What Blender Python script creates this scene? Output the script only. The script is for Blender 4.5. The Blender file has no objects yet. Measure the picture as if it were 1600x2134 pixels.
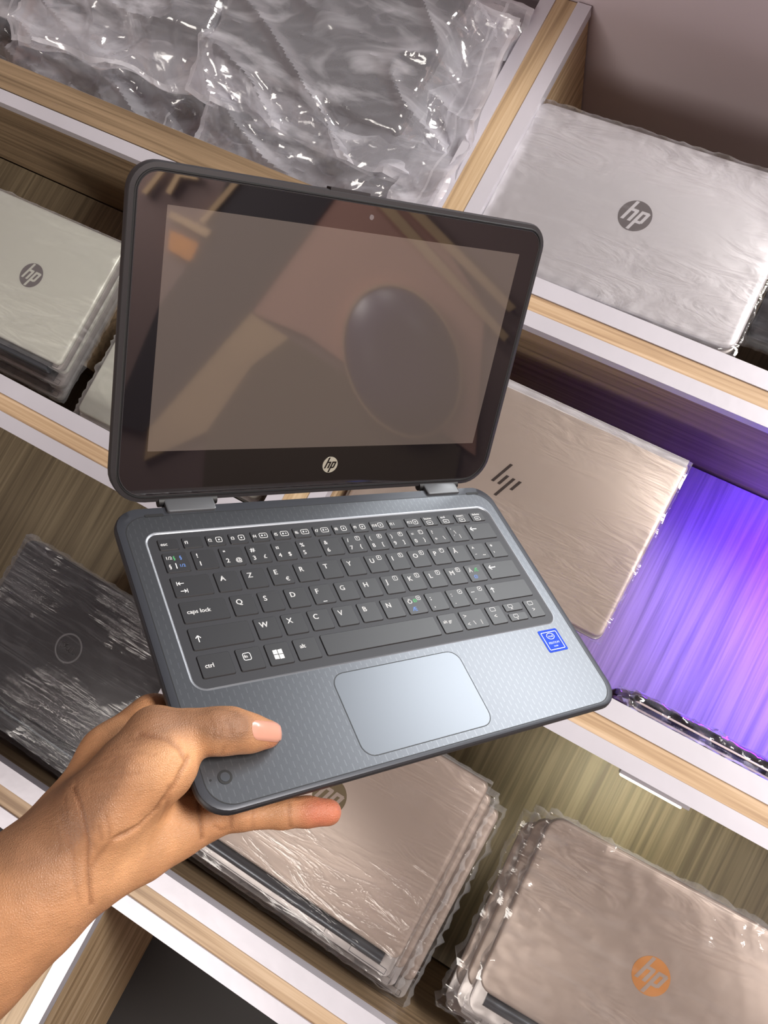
import bpy, bmesh, math, random
import numpy as np
from mathutils import Vector, Matrix, noise
from mathutils.bvhtree import BVHTree

random.seed(7)
scn = bpy.context.scene
COL = scn.collection
IDENT = Matrix.Identity(4)

# ------------------------------------------------------------------ camera
FPX = 1716.8
RS = Matrix(((0.8650322, 0.4703422, -0.1746352), (0.4397263, -0.8783421, -0.1874991), (-0.2415782, 0.0854011, -0.9666161)))
cam_d = bpy.data.cameras.new('camera'); cam = bpy.data.objects.new('camera', cam_d); COL.objects.link(cam)
cam_d.sensor_fit = 'HORIZONTAL'; cam_d.sensor_width = 36.0; cam_d.lens = FPX / 1600 * 36.0
cam_d.clip_start = 0.01; cam_d.clip_end = 50
RW = RS.transposed()
cam.matrix_world = Matrix.Translation((0, 0, 1)) @ (RW @ Matrix.Diagonal((1, -1, -1))).to_4x4()
scn.camera = cam

# ------------------------------------------------------------------ view, world, lights
vs = scn.view_settings
vs.view_transform = 'Standard'; vs.look = 'None'; vs.gamma = 1; vs.use_curve_mapping = False; vs.exposure = 0.0
w = bpy.data.worlds.new('world'); scn.world = w; w.use_nodes = True
w.node_tree.nodes['Background'].inputs[0].default_value = (0.62, 0.60, 0.66, 1)
w.node_tree.nodes['Background'].inputs[1].default_value = 0.45

def area(name, loc, target, sx, sy, power, col, spread=math.pi):
    l = bpy.data.lights.new(name, 'AREA'); l.shape = 'RECTANGLE'; l.size = sx; l.size_y = sy
    l.energy = power; l.color = col; l.spread = spread
    o = bpy.data.objects.new(name, l); COL.objects.link(o); o.location = loc
    d = Vector(target) - Vector(loc)
    o.rotation_euler = d.to_track_quat('-Z', 'Y').to_euler()
    return o
area('ceiling_light', (1.5, 1.5, 2.2), (-0.1, 0.1, 0), 1.2, 0.7, 118, (1.0, 0.95, 0.90))
area('ceiling_light', (0.50, 1.75, 0.42), (0.0, 0.0, 0.42), 0.85, 0.16, 24, (0.96, 0.99, 1.0))
area('ceiling_light', (-0.9, -2.0, 2.1), (-0.3, 0, 0), 1.6, 0.9, 48, (1.0, 0.93, 0.86))

area('ceiling_light', (2.1, -.1, 2.3), (2.6, -.1, .4), .7, 1.0, 60, (1.0, 0.93, 0.88), math.radians(120))  # added lamp, brightens the right wall for the screen reflection

# ------------------------------------------------------------------ helpers
def lin(c):
    c = c / 255.0
    return c / 12.92 if c <= 0.04045 else ((c + 0.055) / 1.055) ** 2.4
def rgb(r, g, b): return (lin(r), lin(g), lin(b), 1)

def at(px, py, z=0.0):
    """point of the horizontal plane z seen at a photograph pixel"""
    d = RW @ Vector((px - 800, py - 1067, FPX))
    return Vector((0, 0, 1)) + d * ((z - 1.0) / d.z)
def ray(px, py): return (RW @ Vector((px - 800, py - 1067, FPX))).normalized()
def cam_point(px, py, depth):
    d = RW @ Vector(((px - 800) / FPX, (py - 1067) / FPX, 1.0))
    return Vector((0, 0, 1)) + d * depth

def new_mat(name):
    m = bpy.data.materials.new(name); m.use_nodes = True
    return m, m.node_tree.nodes, m.node_tree.links, m.node_tree.nodes['Principled BSDF']
def mat(name, col, rough=0.5, metal=0.0, spec=0.5, coat=0.0, emis=None, estr=0, bump=0, bscale=400, var=0, vscale=6):
    m, N, L, b = new_mat(name)
    b.inputs['Base Color'].default_value = col
    b.inputs['Roughness'].default_value = rough; b.inputs['Metallic'].default_value = metal
    b.inputs['Specular IOR Level'].default_value = spec; b.inputs['Coat Weight'].default_value = coat
    b.inputs['Coat Roughness'].default_value = 0.03
    if emis: b.inputs['Emission Color'].default_value = emis; b.inputs['Emission Strength'].default_value = estr
    tc = N.new('ShaderNodeTexCoord')
    if bump:
        n = N.new('ShaderNodeTexNoise'); n.inputs['Scale'].default_value = bscale; n.inputs['Detail'].default_value = 2
        L.new(tc.outputs['Object'], n.inputs['Vector'])
        bp = N.new('ShaderNodeBump'); bp.inputs['Strength'].default_value = min(1, bump * 2); bp.inputs['Distance'].default_value = 0.12 / bscale
        L.new(n.outputs['Fac'], bp.inputs['Height']); L.new(bp.outputs['Normal'], b.inputs['Normal'])
    if var:
        n = N.new('ShaderNodeTexNoise'); n.inputs['Scale'].default_value = vscale; n.inputs['Detail'].default_value = 4
        L.new(tc.outputs['Object'], n.inputs['Vector'])
        r = N.new('ShaderNodeValToRGB')
        c0 = [max(0, c * (1 - var)) for c in col[:3]] + [1]; c1 = [min(1, c * (1 + var)) for c in col[:3]] + [1]
        r.color_ramp.elements[0].color = c0; r.color_ramp.elements[0].position = .3
        r.color_ramp.elements[1].color = c1; r.color_ramp.elements[1].position = .7
        L.new(n.outputs['Fac'], r.inputs['Fac']); L.new(r.outputs['Color'], b.inputs['Base Color'])
    return m
def wood(name, ca, cb, cc, axis=1, rough=0.42, sc=1.0):
    m, N, L, b = new_mat(name)
    tc = N.new('ShaderNodeTexCoord'); mp = N.new('ShaderNodeMapping')
    s = [105 * sc, 105 * sc, 105 * sc]; s[axis] = 2.6 * sc
    mp.inputs['Scale'].default_value = s
    L.new(tc.outputs['Object'], mp.inputs['Vector'])
    n1 = N.new('ShaderNodeTexNoise'); n1.inputs['Scale'].default_value = 1.0; n1.inputs['Detail'].default_value = 5; n1.inputs['Distortion'].default_value = .6
    L.new(mp.outputs['Vector'], n1.inputs['Vector'])
    mp2 = N.new('ShaderNodeMapping'); s2 = [420 * sc] * 3; s2[axis] = 5 * sc; mp2.inputs['Scale'].default_value = s2
    L.new(tc.outputs['Object'], mp2.inputs['Vector'])
    n2 = N.new('ShaderNodeTexNoise'); n2.inputs['Scale'].default_value = 1.0; n2.inputs['Detail'].default_value = 3
    L.new(mp2.outputs['Vector'], n2.inputs['Vector'])
    mx = N.new('ShaderNodeMath'); mx.operation = 'MULTIPLY_ADD'; mx.inputs[1].default_value = .35
    L.new(n2.outputs['Fac'], mx.inputs[0])
    sb = N.new('ShaderNodeMath'); sb.operation = 'MULTIPLY_ADD'; sb.inputs[1].default_value = 1.0; sb.inputs[2].default_value = -.17
    L.new(n1.outputs['Fac'], sb.inputs[0]); L.new(sb.outputs[0], mx.inputs[2])
    r = N.new('ShaderNodeValToRGB'); e = r.color_ramp.elements
    e[0].position = .33; e[0].color = ca; e[1].position = .66; e[1].color = cc
    k = e.new(.5); k.color = cb
    L.new(mx.outputs[0], r.inputs['Fac']); L.new(r.outputs['Color'], b.inputs['Base Color'])
    b.inputs['Roughness'].default_value = rough
    bp = N.new('ShaderNodeBump'); bp.inputs['Strength'].default_value = .15; bp.inputs['Distance'].default_value = .001
    L.new(n2.outputs['Fac'], bp.inputs['Height']); L.new(bp.outputs['Normal'], b.inputs['Normal'])
    return m
def film(name, haze, hazecol, gl, scale, stretch, bump, rough=0.06, spots=0.0):
    """clear plastic film: transparent, with a hazy share and glossy wrinkles"""
    m, N, L, b = new_mat(name); N.remove(b)
    out = N['Material Output']
    tc = N.new('ShaderNodeTexCoord'); mp = N.new('ShaderNodeMapping')
    mp.inputs['Scale'].default_value = stretch; mp.inputs['Rotation'].default_value = (0, 0, .5)
    L.new(tc.outputs['Object'], mp.inputs['Vector'])
    n = N.new('ShaderNodeTexNoise'); n.inputs['Scale'].default_value = scale; n.inputs['Detail'].default_value = 5; n.inputs['Distortion'].default_value = 1.6
    L.new(mp.outputs['Vector'], n.inputs['Vector'])
    bp = N.new('ShaderNodeBump'); bp.inputs['Strength'].default_value = bump; bp.inputs['Distance'].default_value = .012
    L.new(n.outputs['Fac'], bp.inputs['Height'])
    nm = N.new('ShaderNodeTexNoise'); nm.inputs['Scale'].default_value = 7.0; nm.inputs['Detail'].default_value = 1
    L.new(tc.outputs['Object'], nm.inputs['Vector'])
    mk = N.new('ShaderNodeMapRange'); mk.inputs['From Min'].default_value = .42; mk.inputs['From Max'].default_value = .68
    mk.inputs['To Min'].default_value = bump * .12; mk.inputs['To Max'].default_value = bump * 1.3
    L.new(nm.outputs['Fac'], mk.inputs['Value']); L.new(mk.outputs[0], bp.inputs['Strength'])
    g = N.new('ShaderNodeBsdfGlossy'); g.inputs['Roughness'].default_value = rough; g.inputs['Color'].default_value = (1, 1, 1, 1)
    L.new(bp.outputs['Normal'], g.inputs['Normal'])
    d = N.new('ShaderNodeBsdfDiffuse'); d.inputs['Color'].default_value = hazecol
    tl = N.new('ShaderNodeBsdfTranslucent'); tl.inputs['Color'].default_value = hazecol
    dm = N.new('ShaderNodeMixShader'); dm.inputs[0].default_value = .45
    L.new(d.outputs[0], dm.inputs[1]); L.new(tl.outputs[0], dm.inputs[2])
    t = N.new('ShaderNodeBsdfTransparent')
    lw = N.new('ShaderNodeLayerWeight'); lw.inputs['Blend'].default_value = .35
    L.new(bp.outputs['Normal'], lw.inputs['Normal'])
    # haze grows where the film is seen edge-on or is crumpled
    rr = N.new('ShaderNodeMapRange'); rr.inputs['From Min'].default_value = .5; rr.inputs['From Max'].default_value = .72
    rr.inputs['To Min'].default_value = 0; rr.inputs['To Max'].default_value = spots
    L.new(n.outputs['Fac'], rr.inputs['Value'])
    ma = N.new('ShaderNodeMath'); ma.operation = 'MULTIPLY_ADD'; ma.inputs[1].default_value = .45; ma.inputs[2].default_value = haze
    L.new(lw.outputs['Facing'], ma.inputs[0])
    mb = N.new('ShaderNodeMath'); mb.operation = 'ADD'; mb.use_clamp = True
    L.new(ma.outputs[0], mb.inputs[0]); L.new(rr.outputs[0], mb.inputs[1])
    m1 = N.new('ShaderNodeMixShader'); L.new(mb.outputs[0], m1.inputs[0]); L.new(t.outputs[0], m1.inputs[1]); L.new(dm.outputs[0], m1.inputs[2])
    mg = N.new('ShaderNodeMath'); mg.operation = 'MULTIPLY_ADD'; mg.inputs[1].default_value = .5; mg.inputs[2].default_value = gl
    L.new(lw.outputs['Fresnel'], mg.inputs[0])
    m2 = N.new('ShaderNodeMixShader'); L.new(mg.outputs[0], m2.inputs[0]); L.new(m1.outputs[0], m2.inputs[1]); L.new(g.outputs[0], m2.inputs[2])
    L.new(m2.outputs[0], out.inputs['Surface'])
    return m

def link(name, me, m=None, parent=None, M=None, smooth=False):
    o = bpy.data.objects.new(name, me); COL.objects.link(o)
    if m is not None and not me.materials:
        for k in (m if isinstance(m, (list, tuple)) else [m]): me.materials.append(k)
    if parent is not None: o.parent = parent
    if M is not None: o.matrix_local = M
    if smooth: me.polygons.foreach_set('use_smooth', [True] * len(me.polygons))
    return o
def mesh(name, V, F, mi=None):
    me = bpy.data.meshes.new(name); me.from_pydata([tuple(v) for v in V], [], F)
    if mi: me.polygons.foreach_set('material_index', mi)
    me.update(); return me
def thing(name, label, cat, M=IDENT, group=None):
    o = bpy.data.objects.new(name, None); COL.objects.link(o); o.matrix_world = M
    o.empty_display_size = .02
    o['label'] = label; o['category'] = cat
    if group: o['group'] = group
    return o
def T(x, y, z, rz=0, rx=0, ry=0):
    return Matrix.Translation((x, y, z)) @ Matrix.Rotation(rz, 4, 'Z') @ Matrix.Rotation(rx, 4, 'X') @ Matrix.Rotation(ry, 4, 'Y')

def rr(x0, x1, y0, y1, r, z, n=5):
    """rounded rectangle loop, counter-clockwise; r may be 4 radii (x0y0, x1y0, x1y1, x0y1)"""
    R = r if isinstance(r, (list, tuple)) else [r] * 4
    out = []
    for (cx, cy, a0), q in zip(((x0, y0, 180), (x1, y0, 270), (x1, y1, 0), (x0, y1, 90)), R):
        sx = 1 if cx == x0 else -1; sy = 1 if cy == y0 else -1
        for i in range(n + 1):
            a = math.radians(a0 + 90 * i / n)
            out.append((cx + sx * q + q * math.cos(a), cy + sy * q + q * math.sin(a), z))
    return out
def loft(loops, cap0=True, cap1=True, close=False):
    V = []; F = []
    n = len(loops[0])
    for l in loops: V += list(l)
    k = len(loops)
    for i in range(k - 1 if not close else k):
        a = i * n; b = ((i + 1) % k) * n
        for j in range(n):
            F.append((a + j, a + (j + 1) % n, b + (j + 1) % n, b + j))
    if cap0: F.append(tuple(reversed(range(n))))
    if cap1: F.append(tuple(range((k - 1) * n, k * n)))
    return V, F
def slab(x0, x1, y0, y1, z0, z1, r=0.0, bev=0.0, n=5):
    bev = min(bev, (z1 - z0) * .45)
    if r <= 0: r = max(bev, 1e-5)
    if bev > 0:
        ls = []
        for a in (90, 45, 0): ls.append((bev * (1 - math.cos(math.radians(90 - a))) if 0 else bev * (1 - math.sin(math.radians(90 - a))), z0 + bev * (1 - math.sin(math.radians(a)))))
        ls = [(bev, z0), (bev * .3, z0 + bev * .3), (0, z0 + bev), (0, z1 - bev), (bev * .3, z1 - bev * .3), (bev, z1)]
        loops = [rr(x0 + i, x1 - i, y0 + i, y1 - i, max(r - i, 1e-5), z, n) for i, z in ls]
    else:
        loops = [rr(x0, x1, y0, y1, r, z0, n), rr(x0, x1, y0, y1, r, z1, n)]
    return loft(loops)
def box(x0, x1, y0, y1, z0, z1):
    V = [(x, y, z) for z in (z0, z1) for y in (y0, y1) for x in (x0, x1)]
    F = [(0, 2, 3, 1), (4, 5, 7, 6), (0, 1, 5, 4), (2, 6, 7, 3), (0, 4, 6, 2), (1, 3, 7, 5)]
    return V, F
def prism(poly, z0, z1):
    n = len(poly)
    return loft([[(x, y, z0) for x, y in poly], [(x, y, z1) for x, y in poly]])
def merge(*parts):
    V = []; F = []; mi = []
    for p in parts:
        k = len(V); V += list(p[0]); F += [tuple(i + k for i in f) for f in p[1]]
        mi += [p[2] if len(p) > 2 else 0] * len(p[1])
    return V, F, mi
def add(name, vf, m, parent=None, M=None, smooth=False):
    me = mesh(name, vf[0], vf[1], vf[2] if len(vf) > 2 else None)
    if isinstance(m, (list, tuple)):
        for k in m: me.materials.append(k)
    else: me.materials.append(m)
    o = link(name, me, None, parent, M)
    if smooth:
        me.polygons.foreach_set('use_smooth', [True] * len(me.polygons))
        me.set_sharp_from_angle(angle=math.radians(40))
    return o
def cyl(cx, cy, r, z0, z1, n=24, r1=None):
    r1 = r if r1 is None else r1
    a = [(math.cos(2 * math.pi * i / n), math.sin(2 * math.pi * i / n)) for i in range(n)]
    return loft([[(cx + r * c, cy + r * s, z0) for c, s in a], [(cx + r1 * c, cy + r1 * s, z1) for c, s in a]])
def xcyl(x0, x1, cy, cz, r, n=16):
    a = [(math.cos(2 * math.pi * i / n), math.sin(2 * math.pi * i / n)) for i in range(n)]
    return loft([[(x0, cy + r * c, cz + r * s) for c, s in a], [(x1, cy + r * c, cz + r * s) for c, s in a]])
def ringflat(outer, inner, z):
    """flat ring between two loops with the same count"""
    return loft([[(x, y, z) for x, y, _ in outer], [(x, y, z) for x, y, _ in inner]], False, False)

_glyph = {}
def glyph(s, size):
    if s not in _glyph:
        c = bpy.data.curves.new('t', 'FONT'); c.body = s; c.size = 1; c.align_x = 'LEFT'; c.resolution_u = 3
        o = bpy.data.objects.new('t', c)
        me = bpy.data.meshes.new_from_object(o)
        V = [tuple(v.co) for v in me.vertices]; F = [tuple(p.vertices) for p in me.polygons]
        bpy.data.objects.remove(o); bpy.data.curves.remove(c); bpy.data.meshes.remove(me)
        _glyph[s] = (V, F)
    V, F = _glyph[s]
    return [(x * size, y * size) for x, y, z in V], F
def text(s, x, y, size, z, mi=0, center=False, bold=0.0, sx=1.0):
    V, F = glyph(s, size)
    if not V: return [], [], mi
    if center:
        xs = [v[0] for v in V]; ys = [v[1] for v in V]
        x -= (min(xs) + max(xs)) / 2 * sx; y -= (min(ys) + max(ys)) / 2
    W = []; G = []
    offs = [(0, 0)] if not bold else [(0, 0), (bold, 0), (bold / 2, bold / 2)]
    for dx, dy in offs:
        k = len(W); W += [(vx * sx + x + dx, vy + y + dy, z) for vx, vy in V]; G += [tuple(i + k for i in f) for f in F]
    return W, G, mi
def frame2d(x0, x1, y0, y1, t, z, r=0.0004, mi=0):
    a = rr(x0, x1, y0, y1, r, z, 3); b = rr(x0 + t, x1 - t, y0 + t, y1 - t, max(r - t, 1e-5), z, 3)
    V, F = loft([a, b], False, False)
    return V, F, mi
def quad2d(x0, x1, y0, y1, z, mi=0): return [(x0, y0, z), (x1, y0, z), (x1, y1, z), (x0, y1, z)], [(0, 1, 2, 3)], mi
def line2d(pts, t, z, mi=0):
    V = []; F = []
    for (a, b) in zip(pts[:-1], pts[1:]):
        dx, dy = b[0] - a[0], b[1] - a[1]; l = math.hypot(dx, dy) or 1; nx, ny = -dy / l * t / 2, dx / l * t / 2
        k = len(V); V += [(a[0] + nx, a[1] + ny, z), (a[0] - nx, a[1] - ny, z), (b[0] - nx, b[1] - ny, z), (b[0] + nx, b[1] + ny, z)]
        F.append((k, k + 1, k + 2, k + 3))
    return V, F, mi

# ------------------------------------------------------------------ materials
M = {}
M['wood_floor'] = wood('wood_tray_floor', rgb(104, 93, 74), rgb(124, 112, 90), rgb(140, 128, 104), 1, .55)
M['wood_x'] = wood('wood_rail', rgb(156, 128, 100), rgb(186, 158, 126), rgb(206, 180, 150), 0, .45)
M['wood_y'] = wood('wood_divider', rgb(152, 128, 98), rgb(182, 156, 122), rgb(200, 176, 144), 1, .45)
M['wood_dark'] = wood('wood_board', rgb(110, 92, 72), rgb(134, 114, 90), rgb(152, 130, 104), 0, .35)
M['alu'] = mat('aluminium_edging', rgb(205, 203, 212), .38, .25, .6, bump=.05, bscale=60, var=.04, vscale=9)
M['wall'] = mat('painted_wall', rgb(206, 192, 198), .55, bump=.08, bscale=180, var=.05, vscale=3)
M['darkfloor'] = mat('dark_floor', rgb(48, 47, 48), .7, bump=.1, bscale=300, var=.1)
M['room'] = mat('room_paint', rgb(120, 100, 96), .8, var=.05, vscale=1)
M['silver_white'] = mat('pale_silver_lid', rgb(214, 212, 216), .36, .25, .5, var=.015, vscale=4)
M['silver_green'] = mat('cream_white_lid', rgb(214, 216, 206), .4, .1, .5, var=.015, vscale=4)
M['silver_warm'] = mat('warm_silver_lid', rgb(190, 176, 166), .4, .3, .5, var=.02, vscale=3)
M['silver_mid'] = mat('silver_lid', rgb(176, 160, 150), .38, .3, .5, var=.02, vscale=3)
M['charcoal'] = mat('charcoal_lid', rgb(46, 45, 50), .42, .2, .5, bump=.05, bscale=500, var=.05)
M['silver_base'] = mat('silver_base', rgb(186, 180, 178), .34, .5, .5)
M['gunmetal'] = mat('hinge_barrel_grey', rgb(88, 92, 98), .3, .7, .5)
M['black'] = mat('black_plastic', rgb(22, 22, 24), .5)
M['logo_grey'] = mat('logo_grey', rgb(140, 134, 136), .3, .6)
M['logo_bronze'] = mat('logo_bronze', rgb(150, 136, 104), .25, .7)
M['logo_copper'] = mat('logo_copper', rgb(212, 148, 84), .35, .35)
M['logo_dark'] = mat('logo_dark', rgb(66, 56, 52), .3, .3)
M['logo_ring'] = mat('logo_ring_grey', rgb(124, 124, 128), .4, .3)
M['port'] = mat('port_black', rgb(40, 38, 38), .6)
M['bag_hem'] = film('polythene_hem', .55, (.93, .93, 1, 1), .10, 7, (1, 2.2, 1), .3, .15, .2)
M['film'] = film('cling_film', .015, (.9, .9, .93, 1), .05, 9, (1, 3.2, 1), .35, .07, .08)
M['film_tight'] = film('tight_film', .01, (.9, .9, .93, 1), .035, 9, (1, 4.5, 1), .25, .08, .03)
M['film_dark'] = film('ribbed_film', .01, (.8, .82, .88, 1), .04, 20, (.35, 5, 1), .5, .12, .10)
M['bag'] = film('polythene_bag', .24, (.92, .92, 1.0, 1), .07, 5, (1, 2.4, 1), .30, .12, .55)
M['led_purple'] = mat('violet_led', (.2, .05, 1, 1), emis=(.25, .05, 1, 1), estr=12)
M['led_warm'] = mat('warm_led', (1, 1, .85, 1), emis=(1, .97, .8, 1), estr=6)

# ------------------------------------------------------------------ setting
def structure(name, vf, m):
    o = add(name, vf, m); o['kind'] = 'structure'; return o
structure('floor', box(-2.7, 3.0, -2.4, 2.8, -.36, -.30), M['darkfloor'])
structure('wall_back', box(-2.0, 1.3, .832, .88, -.30, .30), M['wall'])
structure('wall_right', box(2.6, 2.7, -2.4, 2.8, -.30, 2.6), M['room'])
structure('wall_left', box(-2.6, -2.5, -2.4, 2.8, -.30, 2.6), M['room'])
structure('wall_front', box(-2.6, 2.7, -2.4, -2.3, -.30, 2.6), M['room'])
structure('ceiling', box(-2.6, 2.7, -2.4, 2.8, 2.6, 2.7), M['room'])

# ------------------------------------------------------------------ display rack
rack = thing('display_rack', 'wooden display rack of open trays edged with wood rails and white metal strips', 'shelf', T(0, 0, -.30))
RX0, RX1 = -1.85, .95
def rpart(name, vf, m):
    V = [(x, y, z + .30) for x, y, z in vf[0]]
    return add(name, (V, vf[1]) + tuple(vf[2:]), m, rack)
RAILS = [(.384, .446), (-.0485, .015), (-.489, -.4245)]
def edging(x0, x1, y0, y1, top=0.0, hang=.010):
    """aluminium angle: flat strip with a short flange"""
    return box(x0, x1, y0, y1, top - .0016, top)
for i, (y0, y1) in enumerate(RAILS):
    for (a, b) in ((RX0, -.3955), (-.3285, RX1)) if i else ((RX0, -.3955), (-.3285, RX1)):
        rpart('rail_board', box(a, b, y0 + .002, y1 - .002, -.30, -.0035), M['wood_dark'])
    w_ = y1 - y0
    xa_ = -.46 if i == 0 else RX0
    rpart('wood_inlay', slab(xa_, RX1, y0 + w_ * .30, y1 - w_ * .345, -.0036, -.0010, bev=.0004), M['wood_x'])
    if i == 0: rpart('cover_board', slab(RX0, -.461, y0 + w_ * .32, y1 + .001, -.0036, .0020, bev=.0006), M['wood_dark'])  # dark wood strip stands in for the shade on the rail's left end
    rpart('edge_strip', merge(box(RX0, RX1, y0, y0 + w_ * .30, -.0036, .0012), box(RX0, RX1, y0 - .0012, y0, -.016, .0012)), M['alu'])
    rpart('edge_strip', merge(box(xa_, RX1, y1 - w_ * .345, y1, -.0036, .0012), box(RX0, RX1, y1, y1 + .0012, -.016, .0012)), M['alu'])
# dividers between the trays, top-back one ends before the wall
def divider(ya, yb, end=True):
    rpart('divider_board', box(-.394, -.330, ya, yb, -.30, -.0035), M['wood_y'])
    rpart('wood_inlay', slab(-.3775, -.3475, ya, yb, -.0036, -.001, bev=.0004), M['wood_y'])
    rpart('edge_strip', merge(box(-.396, -.3775, ya, yb, -.0036, .0012), box(-.3972, -.396, ya, yb, -.016, .0012)), M['alu'])
    rpart('edge_strip', merge(box(-.3475, -.3285, ya, yb, -.0036, .0012), box(-.3285, -.3273, ya, yb, -.016, .0012)), M['alu'])
divider(.4475, .829); divider(.0165, .3825); divider(-.4225, -.050); divider(-.95, -.4905)
def tray(xa, xb, ya, yb, z):
    rpart('tray_floor', box(xa, xb, ya, yb, z - .016, z), M['wood_floor'])
Z1R, Z1L, Z2L, Z2R, Z3L, Z3R = -.037, -.12, -.085, -.069, -.085, -.088   # heights of the piles' undersides
ZF = -.262
tray(-.326, RX1, .4475, .829, ZF); tray(RX0, -.3985, .4475, .829, ZF)
tray(RX0, -.3985, .0165, .3825, ZF); tray(-.326, RX1, .0165, .3825, ZF)
tray(RX0, -.3985, -.4225, -.050, ZF); tray(-.326, RX1, -.4225, -.050, ZF)
for x0_, x1_, y0_, y1_, z_ in ((-.27, .0, .10, .27, Z2R), (-.27, .0, .49, .66, Z1R), (.13, .27, .52, .64, Z1R), (-1.62, -.47, .50, .66, Z1L),
                               (-1.05, -.81, .09, .22, Z2L), (-.66, -.45, .06, .20, Z2L), (-.68, -.46, -.35, -.22, Z3L), (-.25, -.02, -.35, -.18, Z3R), (.15, .38, -.35, -.17, Z3R)):
    rpart('riser_block', box(x0_, x1_, y0_, y1_, ZF, z_ - .0005), M['wood_dark'])
# lamps fixed under the rails
ledp = thing('light_strip', 'violet light strip fixed high on the rail above the purple-lit tray', 'lamp', T(.36, .3800, -.030))
add('housing', slab(-.18, .18, -.006, .0015, -.006, .006, bev=.001), M['alu'], ledp)
add('diffuser', slab(-.175, .175, -.0085, -.006, -.005, .005, bev=.001), M['led_purple'], ledp)
lp = area('violet_lamp', (.38, .350, -.030), (.34, .20, -.262), .34, .03, 17, (.06, .0, 1.0), math.radians(130))
c = at(1368, 1632, -.03)
ledw = thing('light_strip', 'pale glowing light strip under the rail above the brown wood tray', 'lamp', T(c.x, -.0515, -.030))
add('housing', slab(-.042, .042, -.004, .0025, -.006, .008, bev=.001), M['alu'], ledw)
add('diffuser', slab(-.040, .034, -.0065, -.004, -.005, .006, bev=.001), M['led_warm'], ledw)
area('warm_lamp', (c.x, -.062, -.026), (c.x + .03, -.10, -.262), .075, .01, .38, (1, .97, .76), math.radians(105))

# ------------------------------------------------------------------ logos
def hp_logo(r, z=0.0, h=.0004):
    """disc with two slanted letters, letters in material 1"""
    sh = .36; z1 = z + h
    parts = [cyl(0, 0, r, z, z1, 40) + (0,)]
    def bar(x0, x1, y0, y1):
        n = 1
        P = [(x0 + sh * y0, y0), (x1 + sh * y0, y0), (x1 + sh * y1, y1), (x0 + sh * y1, y1)]
        return [(px * r, py * r, z1 + .00015 + .00002 * (x0 + 2 * y0)) for px, py in P], [(0, 1, 2, 3)], 1
    parts += [bar(-.62, -.42, -.42, .93), bar(-.2, 0.0, -.42, .30), bar(-.42, -.06, .24, .42), bar(-.14, -.02, .24, .38),
              bar(.12, .32, -.93, .42), bar(.50, .70, -.36, .36), bar(.3, .62, .24, .42), bar(.3, .62, -.42, -.24)]
    return merge(*parts)
def slash_logo(s, z=0.0):
    sh = .40; parts = []
    for x, y0, y1 in ((-.62, -.30, 1.0), (-.24, -.30, .34), (.14, -.95, .34), (.52, -.30, .34)):
        P = [(x + sh * y0, y0), (x + .17 + sh * y0, y0), (x + .17 + sh * y1, y1), (x + sh * y1, y1)]
        parts.append(prism([(a * s, b * s) for a, b in P], z, z + .0005) + (0,))
    return merge(*parts)
def ring_logo(r, z=0.0):
    n = 40
    a = [(math.cos(2 * math.pi * i / n), math.sin(2 * math.pi * i / n)) for i in range(n)]
    o = [(r * c, r * s, z + .0004) for c, s in a]; i_ = [(r * .88 * c, r * .88 * s, z + .0004) for c, s in a]
    ob = [(x, y, z) for x, y, _ in o]
    ring = loft([ob, o, i_, [(x, y, z) for x, y, _ in i_]], False, False)
    parts = [ring + (0,)]
    for k, (ch, dx) in enumerate((('D', -.46), ('E', -.13), ('L', .18), ('L', .46))):
        V, F, _ = text(ch, 0, 0, r * .62, 0, 0, True, r * .04)
        a_ = .6 if ch == 'E' else 0
        V = [(x * math.cos(a_) - y * math.sin(a_) + dx * r, x * math.sin(a_) + y * math.cos(a_), z + .0004) for x, y, _ in V]
        parts.append((V, F, 0))
    return merge(*parts)

# ------------------------------------------------------------------ closed laptops
def wrap_film(w, d, t, seed, amp, m, parent, x0=0, y0=0, flare=0.0, mid=.012):
    """film shrunk round a laptop: its own wrinkled skin a little off the body"""
    nx, ny = 70, 52
    V = []; F = []
    hw, hd = w / 2 + .0015, d / 2 + .0015
    for j in range(ny + 1):
        for i in range(nx + 1):
            u = -1 + 2 * i / nx; v = -1 + 2 * j / ny
            uu = max(-1, min(1, u * 1.10)); vv = max(-1, min(1, v * 1.13))
            x = uu * hw; y = vv * hd
            dn = max(0, abs(u) * 1.10 - 1) / .10 * 1.0; dm = max(0, abs(v) * 1.13 - 1) / .13
            k = max(dn, dm)
            z = t + .0012 - k * (t + .0002)
            e = max(abs(uu), abs(vv)) ** 7
            n1 = noise.noise(Vector((x * 34 + seed, y * 60, 0))) + .6 * noise.noise(Vector((x * 120, y * 150 + seed, 3)))
            r_ = abs(noise.noise(Vector((x * 26 + y * 14, y * 30 - x * 9 + seed, 7))))
            a = amp * (mid + (1 - mid) * e)
            z += abs(n1) * a * (1 - k) + max(0, .10 - r_) * 6 * amp * (mid * 2 + (1 - mid * 2) * e) * (1 - k)
            if k > 0:
                s_ = abs(n1) * amp * 1.6 + flare * k * (.4 + .6 * abs(n1))
                x += math.copysign(s_, u) if dn >= dm * .8 else 0
                y += math.copysign(s_, v) if dm >= dn * .8 else 0
            V.append((x + x0, y + y0, max(z, .0003)))
    for j in range(ny):
        for i in range(nx):
            a = j * (nx + 1) + i; F.append((a, a + 1, a + nx + 2, a + nx + 1))
    return add('plastic_wrap', (V, F), m, parent, smooth=True)
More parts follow.
